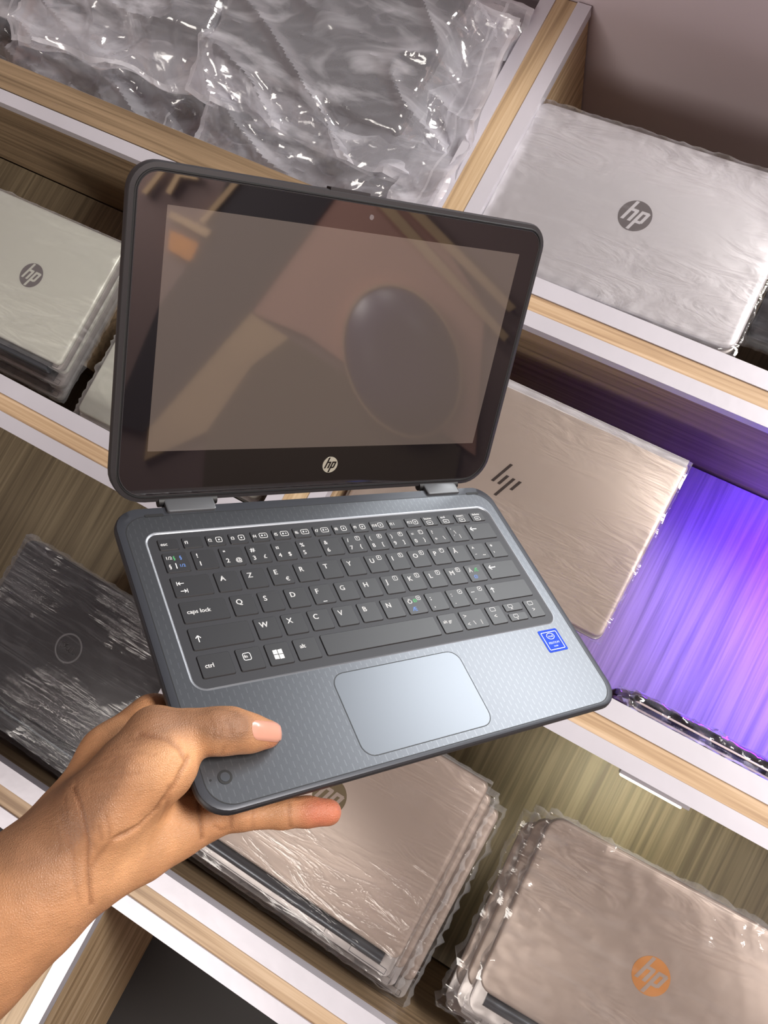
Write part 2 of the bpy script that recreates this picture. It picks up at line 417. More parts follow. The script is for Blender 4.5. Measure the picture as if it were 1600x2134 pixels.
def closed_laptop(label, Mx, w, d, t, lidm, basem, logo=None, logom=None, logosz=.02, filmm=None, seed=1, amp=.002, group=None,
                  hinge=.030, barrel=True, flare=0.0, r=.012, name='closed_laptop', logoxy=(0, 0), recess=True, ports=False, mid=.012):
    o = thing(name, label, 'laptop', Mx, group)
    hx, hy = w / 2, d / 2; tb = t * .60
    bs = add('base', slab(-hx, hx, -hy, hy, 0.0012, tb, r, .0018), basem, o, smooth=True)
    ly0 = -hy + hinge
    ld = add('lid', slab(-hx + .0005, hx - .0005, ly0, hy, tb + .0008, t, [r * .7, r * .7, r, r], .0022) if 0 else loft(
        [rr(-hx + q, hx - q, ly0 + q, hy - q, r - q, z) for q, z in ((.001, tb + .0008), (0, tb + .002), (0, t - .0030), (.0008, t - .0012), (.003, t))]), lidm, o, smooth=True)
    if barrel:
        add('hinge_barrel', xcyl(-hx + .016, hx - .016, ly0 - .0085, tb + .0005, min(.0085, t * .36)), M['gunmetal'], o, smooth=True)
        if recess:
            add('rear_panel', merge(frame2d(-hx + .045, hx - .09, -hy + .0025, -hy + .0095, .0005, tb + .0003, .001),
                frame2d(hx - .055, hx - .006, -hy + .0025, -hy + .0095, .0005, tb + .0003, .001)), M['gunmetal'], o)
    # side ports
    for i, (py, pw) in enumerate(((-.06, .013), (-.035, .013), (-.01, .008), (.03, .02)) if ports else ()):
        add('port', box(hx - .001, hx + .0002, py - pw / 2, py + pw / 2, tb * .35, tb * .75), M['port'], bs)
    for sx in (-1, 1):
        for sy in (-1, 1):
            add('foot', cyl(sx * (hx - .03), sy * (hy - .025), .006, 0, .0014, 12), M['black'], bs)
    if logo == 'disc': add('logo', hp_logo(logosz, t), [logom, lidm], ld, T(logoxy[0], logoxy[1], 0))
    elif logo == 'slash': add('logo', slash_logo(logosz, t), logom, ld, T(logoxy[0], logoxy[1], 0))
    elif logo == 'ring': add('logo', ring_logo(logosz, t), logom, ld, T(logoxy[0], logoxy[1], 0))
    if filmm: wrap_film(w, d, t, seed, amp, filmm, o, 0, 0, flare, mid)
    return o

def place(pbr, pfr, z, w, d, hg=0.0):
    """matrix of a laptop whose back-right and front-right top corners are seen at two pixels"""
    a = at(*pbr, z); b = at(*pfr, z); y = (a - b); y.z = 0; y.normalize(); x = Vector((y.y, -y.x, 0))
    c_ = (a + b) / 2 - x * w / 2 - y * hg / 2
    return c_, math.atan2(x.y, x.x)

def place_left(pbl, pdir, z, w, d, hg=0.0):
    """the same from the back-left top corner and a second point of the back edge"""
    a = at(*pbl, z); b = at(*pdir, z); x = b - a; x.z = 0; x.normalize(); y = Vector((-x.y, x.x, 0))
    return a + x * w / 2 - y * d / 2, math.atan2(x.y, x.x)

# L1, big pale one in the upper right tray
t_ = .026
cl = at(955, 525, Z1R + t_); bl = at(1127, 199, Z1R + t_); fr = at(1535, 742, Z1R + t_)
w1 = .366; d1 = .242
c1, a1 = (cl + fr) / 2, math.atan2(fr.y - cl.y, fr.x - cl.x)
yv = Vector((-math.sin(a1), math.cos(a1), 0)); c1 = c1 + yv * d1 / 2
lg = at(1323, 450, Z1R + t_)
rel = Matrix.Rotation(-a1, 3, 'Z') @ (lg - c1)
closed_laptop('large pale silver laptop with grey round logo, film wrapped, beside the mauve wall',
              T(c1.x, c1.y, Z1R, a1), w1, d1, t_, M['silver_white'], M['silver_base'], 'disc', M['logo_grey'], .0215, M['film'], 3, .0045,
              hinge=.004, barrel=False, r=.016, logoxy=(rel.x, rel.y))
q = at(1600, 715, Z1R)
closed_laptop('dark film-wrapped laptop at the right edge beside the large pale laptop', T(q.x + .135, q.y + .10, Z1R, .02), .33, .22, .024, M['charcoal'], M['black'], filmm=M['film_dark'], seed=8, amp=.004, barrel=False, hinge=.004)

# L2r, slash logo in the violet tray
z2 = -.069; t2 = .019
c2, a2 = place((1436, 962), (1243, 1338), z2 + t2, .366, .25)
lg = at(1053, 1003, z2 + t2); rel = Matrix.Rotation(-a2, 3, 'Z') @ (lg - c2)
closed_laptop('warm silver laptop with four-bar slanted logo in the violet-lit tray', T(c2.x, c2.y, z2, a2), .372, .251, t2, M['silver_warm'], M['silver_base'],
              'slash', M['logo_dark'], .0235, M['film_tight'], 5, .0016, hinge=.004, barrel=False, r=.010, logoxy=(rel.x, rel.y))
l2 = [o for o in COL.objects if o.get('label', '').startswith('warm silver laptop')][0]
add('spine', xcyl(-.183, .183, .1215, t2 * .62, t2 * .44, 20), M['silver_white'], l2, smooth=True)
# laptop standing on its long side against the rail
s = at(1322, 1446, -.004); e_ = at(1600, 1598, -.004)
st = thing('closed_laptop', 'grey laptop standing on its edge against the rail in the violet tray', 'laptop', T(s.x + .175, .0300, ZF + .001))
add('base', slab(-.172, .172, -.0125, -.002, 0, .245, .008, .001), M['silver_mid'], st, smooth=True)
add('lid', slab(-.172, .172, -.0018, .0055, 0, .243, .008, .001), M['charcoal'], st, smooth=True)
bs_ = [o for o in st.children if o.name.startswith('base')][0]
for px_, pw_ in ((.03, .016), (.055, .016), (.08, .010), (.10, .02), (-.11, .010)):
    add('port', box(px_ - pw_ / 2 - .06, px_ + pw_ / 2 - .06, -.0095, -.005, .2448, .2453), M['port'], bs_)
V = []; F = []; nx = 90; ny = 16
for j in range(ny + 1):
    for i in range(nx + 1):
        u = i / nx; v = j / ny; x = -.19 + .375 * u; an = math.pi * v
        n1 = noise.noise(Vector((x * 60, v * 5, 2))); n2 = noise.noise(Vector((x * 160, v * 9, 5)))
        rr_ = .0125 + .004 * abs(n1) + .002 * abs(n2)
        z = .236 + (rr_) * math.sin(an) + .002 * n1; y = -.0035 + rr_ * math.cos(an)
        if v < .12 or v > .88: z -= .03
        if x < -.175: y = -.0035 + (y + .0035) * .6 + .004 * n2; z += .004 * n1
        V.append((x, y, z))
for j in range(ny):
    for i in range(nx): a = j * (nx + 1) + i; F.append((a, a + 1, a + nx + 2, a + nx + 1))
add('plastic_wrap', (V, F), M['film'], st, smooth=True)

# L3 mid stack of three
def stack(tops, w, d, t, zb, pbr, pfr, offs, labels, lidm, basem, logo, logom, lsz, filmm, seed, group, lpx=None, r=.010, amp=.0022, flare=0.0, hinge=.03, left=False, mid=.012, flare_low=0.0):
    n = len(offs)
    ztop = zb + n * (t + .0028)
    c_, a_ = (place if not left else place_left)(pbr, pfr, ztop - .0028, w, d, hinge)
    for k, (ox, oy) in enumerate(offs):
        z = ztop - (k + 1) * (t + .0028)
        top = k == 0
        lxy = (0, 0)
        if lpx and top:
            rl = Matrix.Rotation(-a_, 3, 'Z') @ (at(*lpx, z + t) - c_); lxy = (rl.x, rl.y)
        closed_laptop(labels[k], T(c_.x + ox, c_.y + oy, z, a_), w, d, t, lidm, basem, logo if top else None, logom, lsz, filmm, seed + k, amp,
                      group, logoxy=lxy, r=r, flare=flare if top else flare_low, hinge=hinge, mid=mid)
stack(3, .338, .253, .0215, Z3R, (1021, 1636), (827, 2005), [(0, 0), (.010, -.015), (.027, -.030)],
      ['silver laptop with bronze round logo, partly under the visible little finger',
       'silver laptop, middle of the three-high stack below the hand', 'silver laptop at the bottom of the three-high stack by the front rail'],
      M['silver_mid'], M['silver_base'], 'disc', M['logo_bronze'], .0215, M['film_tight'], 11, 'stacked silver laptops in the lower tray', lpx=(686, 1659), r=.009, hinge=.026, flare_low=.010)
# L3 right stack
stack(3, .33, .240, .020, Z3R + .003, (1153, 1697), (1600, 1937), [(0, 0), (-.012, -.012), (-.022, -.026)],
      ['grey-pink laptop with copper round logo, topmost in the bottom right corner',
       'silver laptop just under the copper-logo laptop', 'lowest laptop of the bottom right stack'],
      M['silver_mid'], M['silver_base'], 'disc', M['logo_copper'], .0205, M['film'], 21, 'stacked laptops in the bottom right corner', lpx=(1356, 2034), r=.018, amp=.0042, left=True, mid=.30, flare_low=.006)
# Dell-like charcoal stack, left
stack(3, .305, .230, .021, Z3L, (60, 1119), (300, 1268), [(0, 0), (.004, -.016), (.010, -.032)],
      ['charcoal laptop with faint ring logo in ribbed film, above the wrist',
       'charcoal wrapped laptop in the middle of the stack above the wrist', 'charcoal wrapped laptop lowest in the stack above the wrist'],
      M['charcoal'], M['charcoal'], 'ring', M['logo_ring'], .0200, M['film_dark'], 31, 'stacked charcoal laptops', lpx=(143, 1351), r=.012, amp=.0032, left=True, mid=.2)
# pale laptops of the left tray
def left_pale():
    z = Z2L; t = .021
    zt = z + 3 * (t + .0028)
    br = at(262, 508, zt); x = (at(258, 506, zt) - at(37, 410, zt)); x.z = 0; x.normalize(); y = Vector((-x.y, x.x, 0)); a = math.atan2(x.y, x.x)
    w, d = .31, .207
    c0 = br - x * w / 2 - y * d / 2
    lg = at(63, 572, zt); rl = Matrix.Rotation(-a, 3, 'Z') @ (lg - c0)
    lb = ['cream-white laptop with grey round logo at the left edge', 'pale wrapped laptop under the cream-white one, middle of the left stack', 'pale wrapped laptop at the bottom of the left stack']
    for k, (ox, oy) in enumerate(((0, 0), (-.002, -.020), (-.012, -.036))):
        closed_laptop(lb[k], T(c0.x + ox, c0.y + oy, z + (2 - k) * (t + .0028), a), w, d, t, M['silver_green'], M['silver_base'], 'disc' if k == 0 else None, M['logo_grey'], .019,
                      M['film'] if k else M['film_tight'], 41 + k, .0032, 'stacked pale laptops in the left tray', logoxy=(rl.x, rl.y), r=.008, hinge=.006 if k == 0 else .02)
    # second pile behind the held screen
    zt = z + 2 * (t + .0028)
    fl = at(152, 860, zt)
    for k in range(2):
        cx = fl + x * .155 + y * .1035
        closed_laptop(['pale film-wrapped laptop peeping out behind the left edge of the screen', 'lower pale laptop hidden behind the left edge of the held screen'][k],
                      T(cx.x, cx.y, z + (1 - k) * (t + .0028), a), w, d, t, M['silver_green'], M['silver_base'], None, None, 0, M['film'], 51 + k, .004,
                      'pale laptops behind the held screen', r=.008, hinge=.006, barrel=False)
left_pale()

# ------------------------------------------------------------------ bagged laptops, upper left tray
def bagged(label, loc, rz, rx, ry, w, d, t, seed, ml=.03, mr=.06, mf=.03, mb=.03, amp=.012, bodym=None, ports=False, sag=.35, sagr=None):
    o = thing('bagged_laptop', label, 'laptop', T(loc[0], loc[1], loc[2], rz, rx, ry), 'laptops in clear bags heaped in the upper tray')
    bm_ = bodym or M['charcoal']
    b = add('base', slab(-w / 2, w / 2, -d / 2, d / 2, 0, t * .6, .01, .0018), bm_, o, smooth=True)
    add('lid', slab(-w / 2 + .001, w / 2 - .001, -d / 2 + .004, d / 2, t * .6 + .001, t, .01, .0025), bm_, o, smooth=True)
    if ports:
        for px_, pw_ in ((-.12, .014), (-.09, .014), (-.06, .008), (-.03, .018), (.0, .014), (.03, .008), (.06, .022), (.10, .006)):
            add('port', box(px_ - pw_ / 2, px_ + pw_ / 2, -d / 2 - .0004, -d / 2 + .001, t * .2, t * .45), M['port'], b)
    X0, X1, Y0, Y1 = -w / 2 - ml, w / 2 + mr, -d / 2 - mf, d / 2 + mb
    V = []; F = []; nx, ny = 110, 80
    for side in (0, 1):
        k0 = len(V)
        for j in range(ny + 1):
            for i in range(nx + 1):
                u = i / nx; v = j / ny
                x = X0 + (X1 - X0) * u; y = Y0 + (Y1 - Y0) * v
                ex = max(0, abs(x) - w / 2 + .004); ey = max(0, abs(y) - d / 2 + .004)
                e = math.hypot(ex, ey)
                edge = min(u, 1 - u) * (X1 - X0), min(v, 1 - v) * (Y1 - Y0)
                pin = min(1, min(edge) / .012)
                hgt = (t * .5 + .003) * math.exp(-(e / .016) ** 2) + .0025 * pin
                p = Vector((x * 5.5 + seed * 3.1, y * 12 + x * 5, seed + side * 5))
                f1 = 1 - abs(noise.noise(p)) * 2.6
                p2 = Vector((x * 26 - y * 18, y * 34 + seed, side * 3 + seed))
                f2 = 1 - abs(noise.noise(p2)) * 2.8
                f3 = noise.noise(Vector((x * 80, y * 70, seed + 9)))
                crumple = amp * (max(0, f1) ** 2 * 1.7 + max(0, f2) ** 3 * .30 + .02 * f3)
                if side == 0: z = t / 2 + hgt + crumple * (.55 + .45 * min(1, e / .02))
                else: z = t / 2 - hgt - min(abs(crumple) * .3, .004)
                # loose margins sag and wave
                z += -(sagr if sagr is not None and ex > 0 and x > 0 else sag) * e + .020 * min(1, e / .03) * noise.noise(Vector((x * 14, y * 14, seed * 2)))
                xx = x + .010 * noise.noise(Vector((y * 16, seed, x * 5))) * min(1, e / .02)
                yy = y + .010 * noise.noise(Vector((x * 16, seed + 4, y * 5))) * min(1, e / .02)
                V.append((xx, yy, z))
        for j in range(ny):
            for i in range(nx):
                a = k0 + j * (nx + 1) + i; q = (a, a + 1, a + nx + 2, a + nx + 1)
                F.append(q if side == 0 else tuple(reversed(q)))
    mi = []
    for q in F:
        vx, vy = V[q[0]][0], V[q[0]][1]
        k_ = q[0] % ((nx + 1) * (ny + 1)); i_, j_ = k_ % (nx + 1), k_ // (nx + 1)
        mi.append(1 if (i_ < 2 or i_ > nx - 3 or j_ < 2 or j_ > ny - 3 or i_ == nx - 9) else 0)
    add('plastic_bag', (V, F, mi), [M['bag'], M['bag_hem']], o, smooth=True)
    return o
R_ = math.radians
heap = [
    ('dark bagged laptop with a row of side ports just above the held screen', (-.640, .578, -.100), R_(1), R_(4), 0, .34, .225, .024, 2, dict(ports=True, amp=.008, mr=.035, mf=.02)),
    ('bagged laptop mid right pile, its loose bag corner over the divider rail', (-.620, .618, -.034), R_(3), R_(9), R_(-1), .32, .205, .024, 14, dict(sag=.2, sagr=-.42, mr=.075, mf=.06, amp=.012, bodym=M['gunmetal'])),
    ('bagged grey laptop topmost of the right pile near the divider', (-.640, .665, .006), R_(-2), R_(11), R_(2), .32, .20, .024, 21, dict(mr=.08, mf=.055, amp=.013)),
    ('bagged grey laptop lowest in the pile at the left end of the heap', (-1.035, .590, -.100), R_(-3), R_(4), R_(0), .33, .225, .024, 4, dict(mr=.03, amp=.010)),
    ('bagged laptop in the middle of the left pile with its bag mouth folded forward', (-1.010, .635, -.052), R_(4), R_(9), R_(1), .33, .205, .024, 9, dict(mf=.07, mr=.06, amp=.013, bodym=M['gunmetal'])),
    ('bagged laptop on top of the left pile in a shiny milky bag', (-.985, .680, .012), R_(5), R_(11), R_(-1), .32, .195, .023, 17, dict(mf=.075, mr=.07, amp=.015)),
    ('bagged laptop at the far left end, cut off by the top corner', (-1.385, .640, -.09), R_(2), R_(6), R_(-2), .30, .225, .024, 33, dict(mf=.04, mr=.05, amp=.012)),
    ('bagged laptop above it at the far left corner', (-1.375, .690, -.03), R_(-2), R_(6), R_(-2), .30, .215, .024, 37, dict(mf=.04, mr=.05, amp=.012))]
for lb_, lc_, rz_, rx_, ry_, w_, d_, t_, sd_, kw_ in heap:
    bagged(lb_, lc_, rz_, rx_, ry_, w_, d_, t_, sd_, **kw_)

# ------------------------------------------------------------------ the held laptop
HR = Matrix(((0.5591929, -0.8059456, 0.1943068), (0.4970843, 0.5135212, 0.6994306), (-0.6634836, -0.2945297, 0.6877803)))
HM = Matrix.Translation((-0.18408, 0.04001, 0.44314)) @ HR.to_4x4()
HMI = HM.inverted()
def loc_point(px, py, z):
    """point of the held laptop's plane z (its own coordinates) seen at a pixel, in laptop coordinates"""
    o = HMI @ Vector((0, 0, 1)); d = HMI.to_3x3() @ ray(px, py)
    return o + d * ((z - o.z) / d.z)

def deck_material():
    m, N, L, b = new_mat('deck_blue_grey')
    tc = N.new('ShaderNodeTexCoord'); sp = N.new('ShaderNodeSeparateXYZ'); L.new(tc.outputs['Object'], sp.inputs[0])
    def mth(op, a, b_=None, c_=None):
        n = N.new('ShaderNodeMath'); n.operation = op
        for i, v in enumerate((a, b_, c_)):
            if v is None: continue
            if isinstance(v, (int, float)): n.inputs[i].default_value = v
            else: L.new(v, n.inputs[i])
        return n.outputs[0]
    u = mth('MULTIPLY', sp.outputs['X'], 1 / .0036); v = mth('MULTIPLY', sp.outputs['Y'], 1 / .0064)
    par = mth('MODULO', mth('ADD', mth('FLOOR', u), 1000.0), 2.0)
    v2 = mth('ADD', v, mth('MULTIPLY', par, .5))
    fu = mth('FRACT', u); fv = mth('FRACT', mth('ADD', v2, 1000.0))
    a = mth('LESS_THAN', mth('ABSOLUTE', mth('SUBTRACT', fu, .5)), .085)
    c_ = mth('LESS_THAN', mth('ABSOLUTE', mth('SUBTRACT', fv, .5)), .29)
    mask = mth('MULTIPLY', a, c_)
    n = N.new('ShaderNodeTexNoise'); n.inputs['Scale'].default_value = 1600; L.new(tc.outputs['Object'], n.inputs['Vector'])
    mix = N.new('ShaderNodeMixRGB'); mix.inputs[1].default_value = rgb(88, 90, 94); mix.inputs[2].default_value = rgb(98, 100, 104)
    L.new(mask, mix.inputs[0]); L.new(mix.outputs[0], b.inputs['Base Color'])
    b.inputs['Metallic'].default_value = .85; b.inputs['Roughness'].default_value = .37
    bp = N.new('ShaderNodeBump'); bp.inputs['Strength'].default_value = .3; bp.inputs['Distance'].default_value = .00006
    L.new(n.outputs['Fac'], bp.inputs['Height']); L.new(bp.outputs['Normal'], b.inputs['Normal'])
    return m
M['deck'] = deck_material()
M['rim'] = mat('rim_grey', rgb(58, 60, 66), .4, .4, bump=.05, bscale=1500)
M['shell'] = mat('base_shell_dark', rgb(42, 42, 46), .5, .2, bump=.06, bscale=900)
M['well'] = mat('keyboard_well', rgb(128, 130, 135), .36, .5, bump=.1, bscale=1500)
M['key'] = mat('keycap_black', rgb(34, 34, 37), .42, .0, .5, bump=.2, bscale=2600)
M['key_side'] = mat('keycap_side', rgb(12, 12, 13), .5)
M['ink'] = mat('legend_white', rgb(222, 222, 222), .5)
M['ink_green'] = mat('legend_green', rgb(90, 190, 120), .5)
M['ink_blue'] = mat('legend_blue', rgb(110, 150, 220), .5)
M['pad'] = mat('trackpad_grey', rgb(96, 99, 104), .36, .8, bump=.03, bscale=1200)
M['line'] = mat('gap_line', rgb(14, 14, 16), .6)
M['lidmat'] = mat('lid_rim', rgb(56, 54, 56), .42, .3)
M['rubber'] = mat('rubber_rim', rgb(20, 20, 21), .55)
M['glass'] = mat('bezel_glass', rgb(22, 19, 22), .03, 0, .8, 1.0)
M['display'] = mat('display_off', rgb(84, 76, 72), .05, 0, .8, 1.0)
M['hinge'] = mat('hinge_cover', rgb(80, 81, 84), .42, .2)
M['sticker'] = mat('sticker_blue', rgb(26, 66, 190), .6, .0, .2, var=.25, vscale=160)
M['sticker_w'] = mat('sticker_white', rgb(214, 226, 250), .4)
M['logo_pale'] = mat('logo_pale_metal', rgb(196, 192, 176), .35, .5)

held = thing('open_laptop', 'open convertible laptop with black keyboard and blank screen, held up by a hand', 'laptop', HM)
W2, DD = .150, .2011
rB = [.017, .017, .017, .017]
# shell under the deck, chamfered underneath
sh_loops = []
for q, z, r_ in ((.012, -.0185, .012), (.009, -.0180, .014), (.003, -.0095, .016), (.0006, -.0060, .017), (0, -.0040, .017), (.0002, -.0014, .017), (.0012, -.0004, .016)):
    sh_loops.append(rr(-W2 + q, W2 - q, -DD + q, -.0005 - q, r_, z, 8))
shell = add('base_shell', loft(sh_loops), M['shell'], held, smooth=True)
# rim frame, then deck with the keyboard well sunk in it
o0 = rr(-W2 + .0010, W2 - .0010, -DD + .0010, -.0015, .016, -.0003, 8)
o1 = rr(-W2 + .0022, W2 - .0022, -DD + .0018, -.0015, .015, .0000, 8)
o2 = rr(-W2 + .0052, W2 - .0052, -DD + .0030, -.0080, .0145, .0001, 8)
add('rim', loft([o0, o1, o2], False, False), M['rim'], held, smooth=True)
WX0, WX1, WY0, WY1 = -.1325, .1345, -.1310, -.0238
wl = [rr(WX0 - g_, WX1 + g_, WY0 - g_, WY1 + g_, .0065 + g_, z_, 8) for g_, z_ in ((.0026, .00015), (.0016, .00005), (.0008, -.0006), (.0003, -.0011), (0, -.0014))]
o3 = rr(-W2 + .0054, W2 - .0054, -DD + .0032, -.0082, .0145, .00015, 8)
deck = add('deck', loft([o3] + wl[:1], False, False), M['deck'], held)
add('well_lip', loft(wl, False, False), M['well'], deck, smooth=True)
add('well_floor', loft([wl[-1]], False, True), M['well'], deck)
add('seam', loft([[(x, y, .0002) for x, y, _ in o2], [(x, y, .0002) for x, y, _ in rr(-W2 + .0056, W2 - .0056, -DD + .0034, -.0084, .0145, 0, 8)]], False, False), M['line'], deck)
for xs in (-.124, .132): add('notch', slab(xs - .006, xs + .006, -.0088, -.0066, 0, .0004, .0009), M['line'], deck)

KZ = .0002
def keycap(x0, x1, y0, y1):
    top = rr(x0 + .0007, x1 + .0001, y0 + .0006, y1 + .0002, .0012, KZ - .0003, 3)
    lo = [rr(x0 - .0004, x1 + .0002, y0 - .0005, y1 + .0003, .0014, -.0013, 3), top]
    a = loft(lo, False, False)
    b_ = loft([top, rr(x0 + .0010, x1 - .0002, y0 + .0009, y1 - .0001, .0010, KZ, 3)], False, True)
    return merge(a + (1,), b_ + (0,))
S1 = .0044
def key(x0, x1, y0, y1, legends=()):
    """coordinates in mm; legends: (text, dx, dy, size mm[, material]) from the top-left corner; '#' entries are drawn shapes"""
    x0, x1, y0, y1 = x0 / 1000, x1 / 1000, y0 / 1000, y1 / 1000
    k = add('key', keycap(x0, x1, y0, y1), [M['key'], M['key_side']], held)
    z = KZ + .00006; parts = []
    for lg_ in legends:
        s_, dx, dy, sz = lg_[:4]; mi_ = lg_[4] if len(lg_) > 4 else 0
        x = x0 + dx / 1000; y = y1 - dy / 1000; sz = sz / 1000
        if s_[0] != '#': parts.append(text(s_, x, y - sz * .7, sz, z, mi_, False, sz * .045))
        elif s_ == '#box': parts.append(frame2d(x, x + sz, y - sz, y, sz * .08, z, sz * .25, mi_))
        elif s_ == '#wide': parts.append(frame2d(x, x + sz * 1.45, y - sz, y, sz * .08, z, sz * .25, mi_))
        elif s_ == '#dot': parts.append(quad2d(x, x + sz, y - sz, y, z, mi_))
        elif s_ == '#left': parts += [line2d([(x, y), (x + sz, y)], sz * .12, z, mi_), line2d([(x + sz * .35, y + sz * .3), (x, y), (x + sz * .35, y - sz * .3)], sz * .12, z, mi_)]
        elif s_ == '#right': parts += [line2d([(x, y), (x + sz, y)], sz * .12, z, mi_), line2d([(x + sz * .65, y + sz * .3), (x + sz, y), (x + sz * .65, y - sz * .3)], sz * .12, z, mi_)]
        elif s_ == '#up': parts += [line2d([(x, y), (x, y - sz)], sz * .12, z, mi_), line2d([(x - sz * .35, y - sz * .38), (x, y), (x + sz * .35, y - sz * .38)], sz * .12, z, mi_)]
        elif s_ == '#bar': parts.append(line2d([(x, y), (x, y - sz)], sz * .14, z, mi_))
        elif s_ == '#hbar': parts.append(line2d([(x, y), (x + sz, y)], .0004, z, mi_))
        elif s_ == '#win':
            for a_ in (0, 1):
                for b2 in (0, 1):
                    xa = x + a_ * sz * .54; ya = y - sz + b2 * sz * .54; q_ = sz * .46
                    parts.append(([(xa, ya + (-.04 if a_ else .02) * sz * (1 - b2), z), (xa + q_, ya - .02 * sz * (1 - b2), z), (xa + q_, ya + q_ + .04 * sz * b2, z), (xa, ya + q_, z)], [(0, 1, 2, 3)], mi_))
    if parts: add('legend', merge(*parts), [M['ink'], M['ink_green'], M['ink_blue']], k)
    return k
def nb(s_): return [('#box', 10.2, .8, 3.6), (s_, 11.1, 1.5, 2.6)]
PX, KW = 18.0, 15.5
# function row
fk = [('esc', []), ('f1', []), ('f2', 'm'), ('f3', 'c'), ('f4', 'w'), ('f5', 'w'), ('f6', 'w'), ('f7', 'w'), ('f8', 'm'), ('f9', 'm'), ('f10', 'm'), ('f11', []), ('f12', 'm'), ('home', 'u'), ('end', 'u'), ('insert', 'u'), ('delete', 'u')]
for i, (s_, ic) in enumerate(fk):
    x0 = -128.3 + i * 15.27; wd = 13.0
    if ic == 'u': lg_ = [(s_, 2.6, .6, 2.9), ('#wide', 3.6, 4.0, 3.6), ('#hbar', 4.6, 5.8, 2.6)]
    else:
        lg_ = [(s_, 1.8, 2.6, 3.4)]
        if ic in ('m', 'c'): lg_ += [('#box', 7.0, 1.7, 4.2), ('#dot', 8.6, 3.3, 1.0)]
        if ic == 'w': lg_ += [('#wide', 6.4, 1.7, 4.0), ('#dot', 7.8, 3.1, 1.1), ('#dot', 10.0, 3.2, .8)]
    key(x0, x0 + wd, -36.2, -27.3, lg_)
R1, R2, R3, R4, R5 = (-53.3, -38.2), (-71.6, -56.5), (-90.0, -74.9), (-108.3, -93.2), (-126.6, -111.5)
row = [[('1/2', 2, 2.6, 3.2), ('§', 6.6, 2.6, 3.4, 1), ('§', 10.6, 2.6, 3.4, 2), ('§', 2.6, 8.6, 3.8), ('#bar', 7.2, 8.0, 4), ('1/2', 9, 9, 3.0, 2)],
       [('!', 3.2, 2.2, 4.6), ('1', 3.2, 8.4, 4.6)], [('"', 3, 2.2, 4.4), ('2', 3, 8.4, 4.6), ('@', 9.2, 8.6, 4.2)], [('#', 0, 0, 0)],
       [('¤', 3, 2.4, 4.4), ('4', 3, 8.4, 4.6), ('$', 10, 8.2, 4.4)], [('%', 3, 2, 4.4), ('5', 3, 8.2, 4.6)], [('&', 3, 2, 4.4), ('6', 3, 8.2, 4.6)],
       [('/', 3.2, 2, 4.4), ('7', 3, 8.4, 4.6), ('{', 11, 8.2, 4.2)] + nb('7'), [('(', 3.2, 2, 4.2), ('8', 3, 8.4, 4.6), ('[', 11, 8.2, 4.2)] + nb('8'),
       [(')', 3.2, 2, 4.2), ('9', 3, 8.4, 4.6), (']', 11, 8.2, 4.2)] + nb('9'), [('=', 3, 2.2, 4.2), ('0', 3, 8.4, 4.6), ('}', 11, 8.2, 4.2)] + nb('/'),
       [('?', 3, 2.2, 4.4), ('+', 3, 8.6, 4.4), ('\\', 11, 8.2, 4.4)], [('`', 3, 2.2, 4.4), ('´', 3, 8.2, 4.4), ('\\', 5.4, 4.2, 4.2), ('|', 8.2, 8.2, 4.0)]]
row[3] = [('#num', 0, 0, 0)]
for i, lg_ in enumerate(row):
    x0 = -128.3 + PX * i
    if i == 3:
        # the number sign itself is drawn from strokes
        k = key(x0, x0 + KW, *R1, [('3', 3, 8.4, 4.6), ('£', 10.4, 8.2, 4.2)])
        X, Y, z = (x0 + 3.2) / 1000, (R1[1] - 5.6) / 1000, KZ + .00006
        hs = merge(*[line2d([(X + a_, Y), (X + a_ + .0006, Y + .0034)], .00038, z) for a_ in (.0006, .0020)], *[line2d([(X, Y + b2), (X + .0033, Y + b2)], .00038, z) for b2 in (.0011, .0023)])
        add('legend', hs, M['ink'], k)
    else: key(x0, x0 + KW, *R1, lg_)
key(105.8, 130.3, *R1, [('#left', 3.4, 4.6, 6)])
key(-128.3, -103.8, *R2, [('#left', 4.4, 4.8, 3.6), ('#bar', 3.8, 3.4, 2.8), ('#right', 4.6, 10.4, 3.6), ('#bar', 8.8, 9.0, 2.8)])
r2 = ['A', 'Z', 'E', 'R', 'T', 'Y', 'U', 'I', 'O', 'P', 'Å', '^', '¨']
for i, s_ in enumerate(r2):
    x0 = -101.3 + PX * i; lg_ = [(s_, 3.6, 2.8, 5.2)]
    if s_ == 'E': lg_ += [('€', 10, 9.2, 4.2)]
    if s_ in 'UIOP': lg_ += nb({'U': '4', 'I': '5', 'O': '6', 'P': '*'}[s_])
    if s_ == '^': lg_ = [('^', 3.4, 2.4, 5), ('¨', 3.4, 9, 5), ('~', 10, 9, 4.6)]
    if s_ == '¨': lg_ = [('*', 3.4, 2.4, 5), ("'", 3.4, 9, 5)]
    key(x0, x0 + KW - (.2 if i == 12 else 0), *R2, lg_)
key(-128.3, -99.5, *R3, [('caps lock', 3.8, 5.6, 3.9)])
for i, s_ in enumerate(['Q', 'S', 'D', 'F', 'G', 'H', 'J', 'K', 'L', 'M', 'Ä']):
    x0 = -97.0 + PX * i; lg_ = [(s_, 3.6, 2.8, 5.2)]
    if s_ in 'JKLM': lg_ += nb({'J': '1', 'K': '2', 'L': '3', 'M': '0'}[s_])
    if s_ == 'F': lg_ += [('#hbar', 6.4, 12.8, 2.8)]
    if s_ == 'Ä': lg_ = [('Ä', 3, 3, 4.6), ('Æ', 7.6, 3, 4.4, 1), ('Ø', 4.6, 9, 4.2, 2)]
    key(x0, x0 + KW, *R3, lg_)
key(101.2, 130.3, *R3, [('#left', 4, 4.4, 6), ('#bar', 10, 3.4, 1.2)])
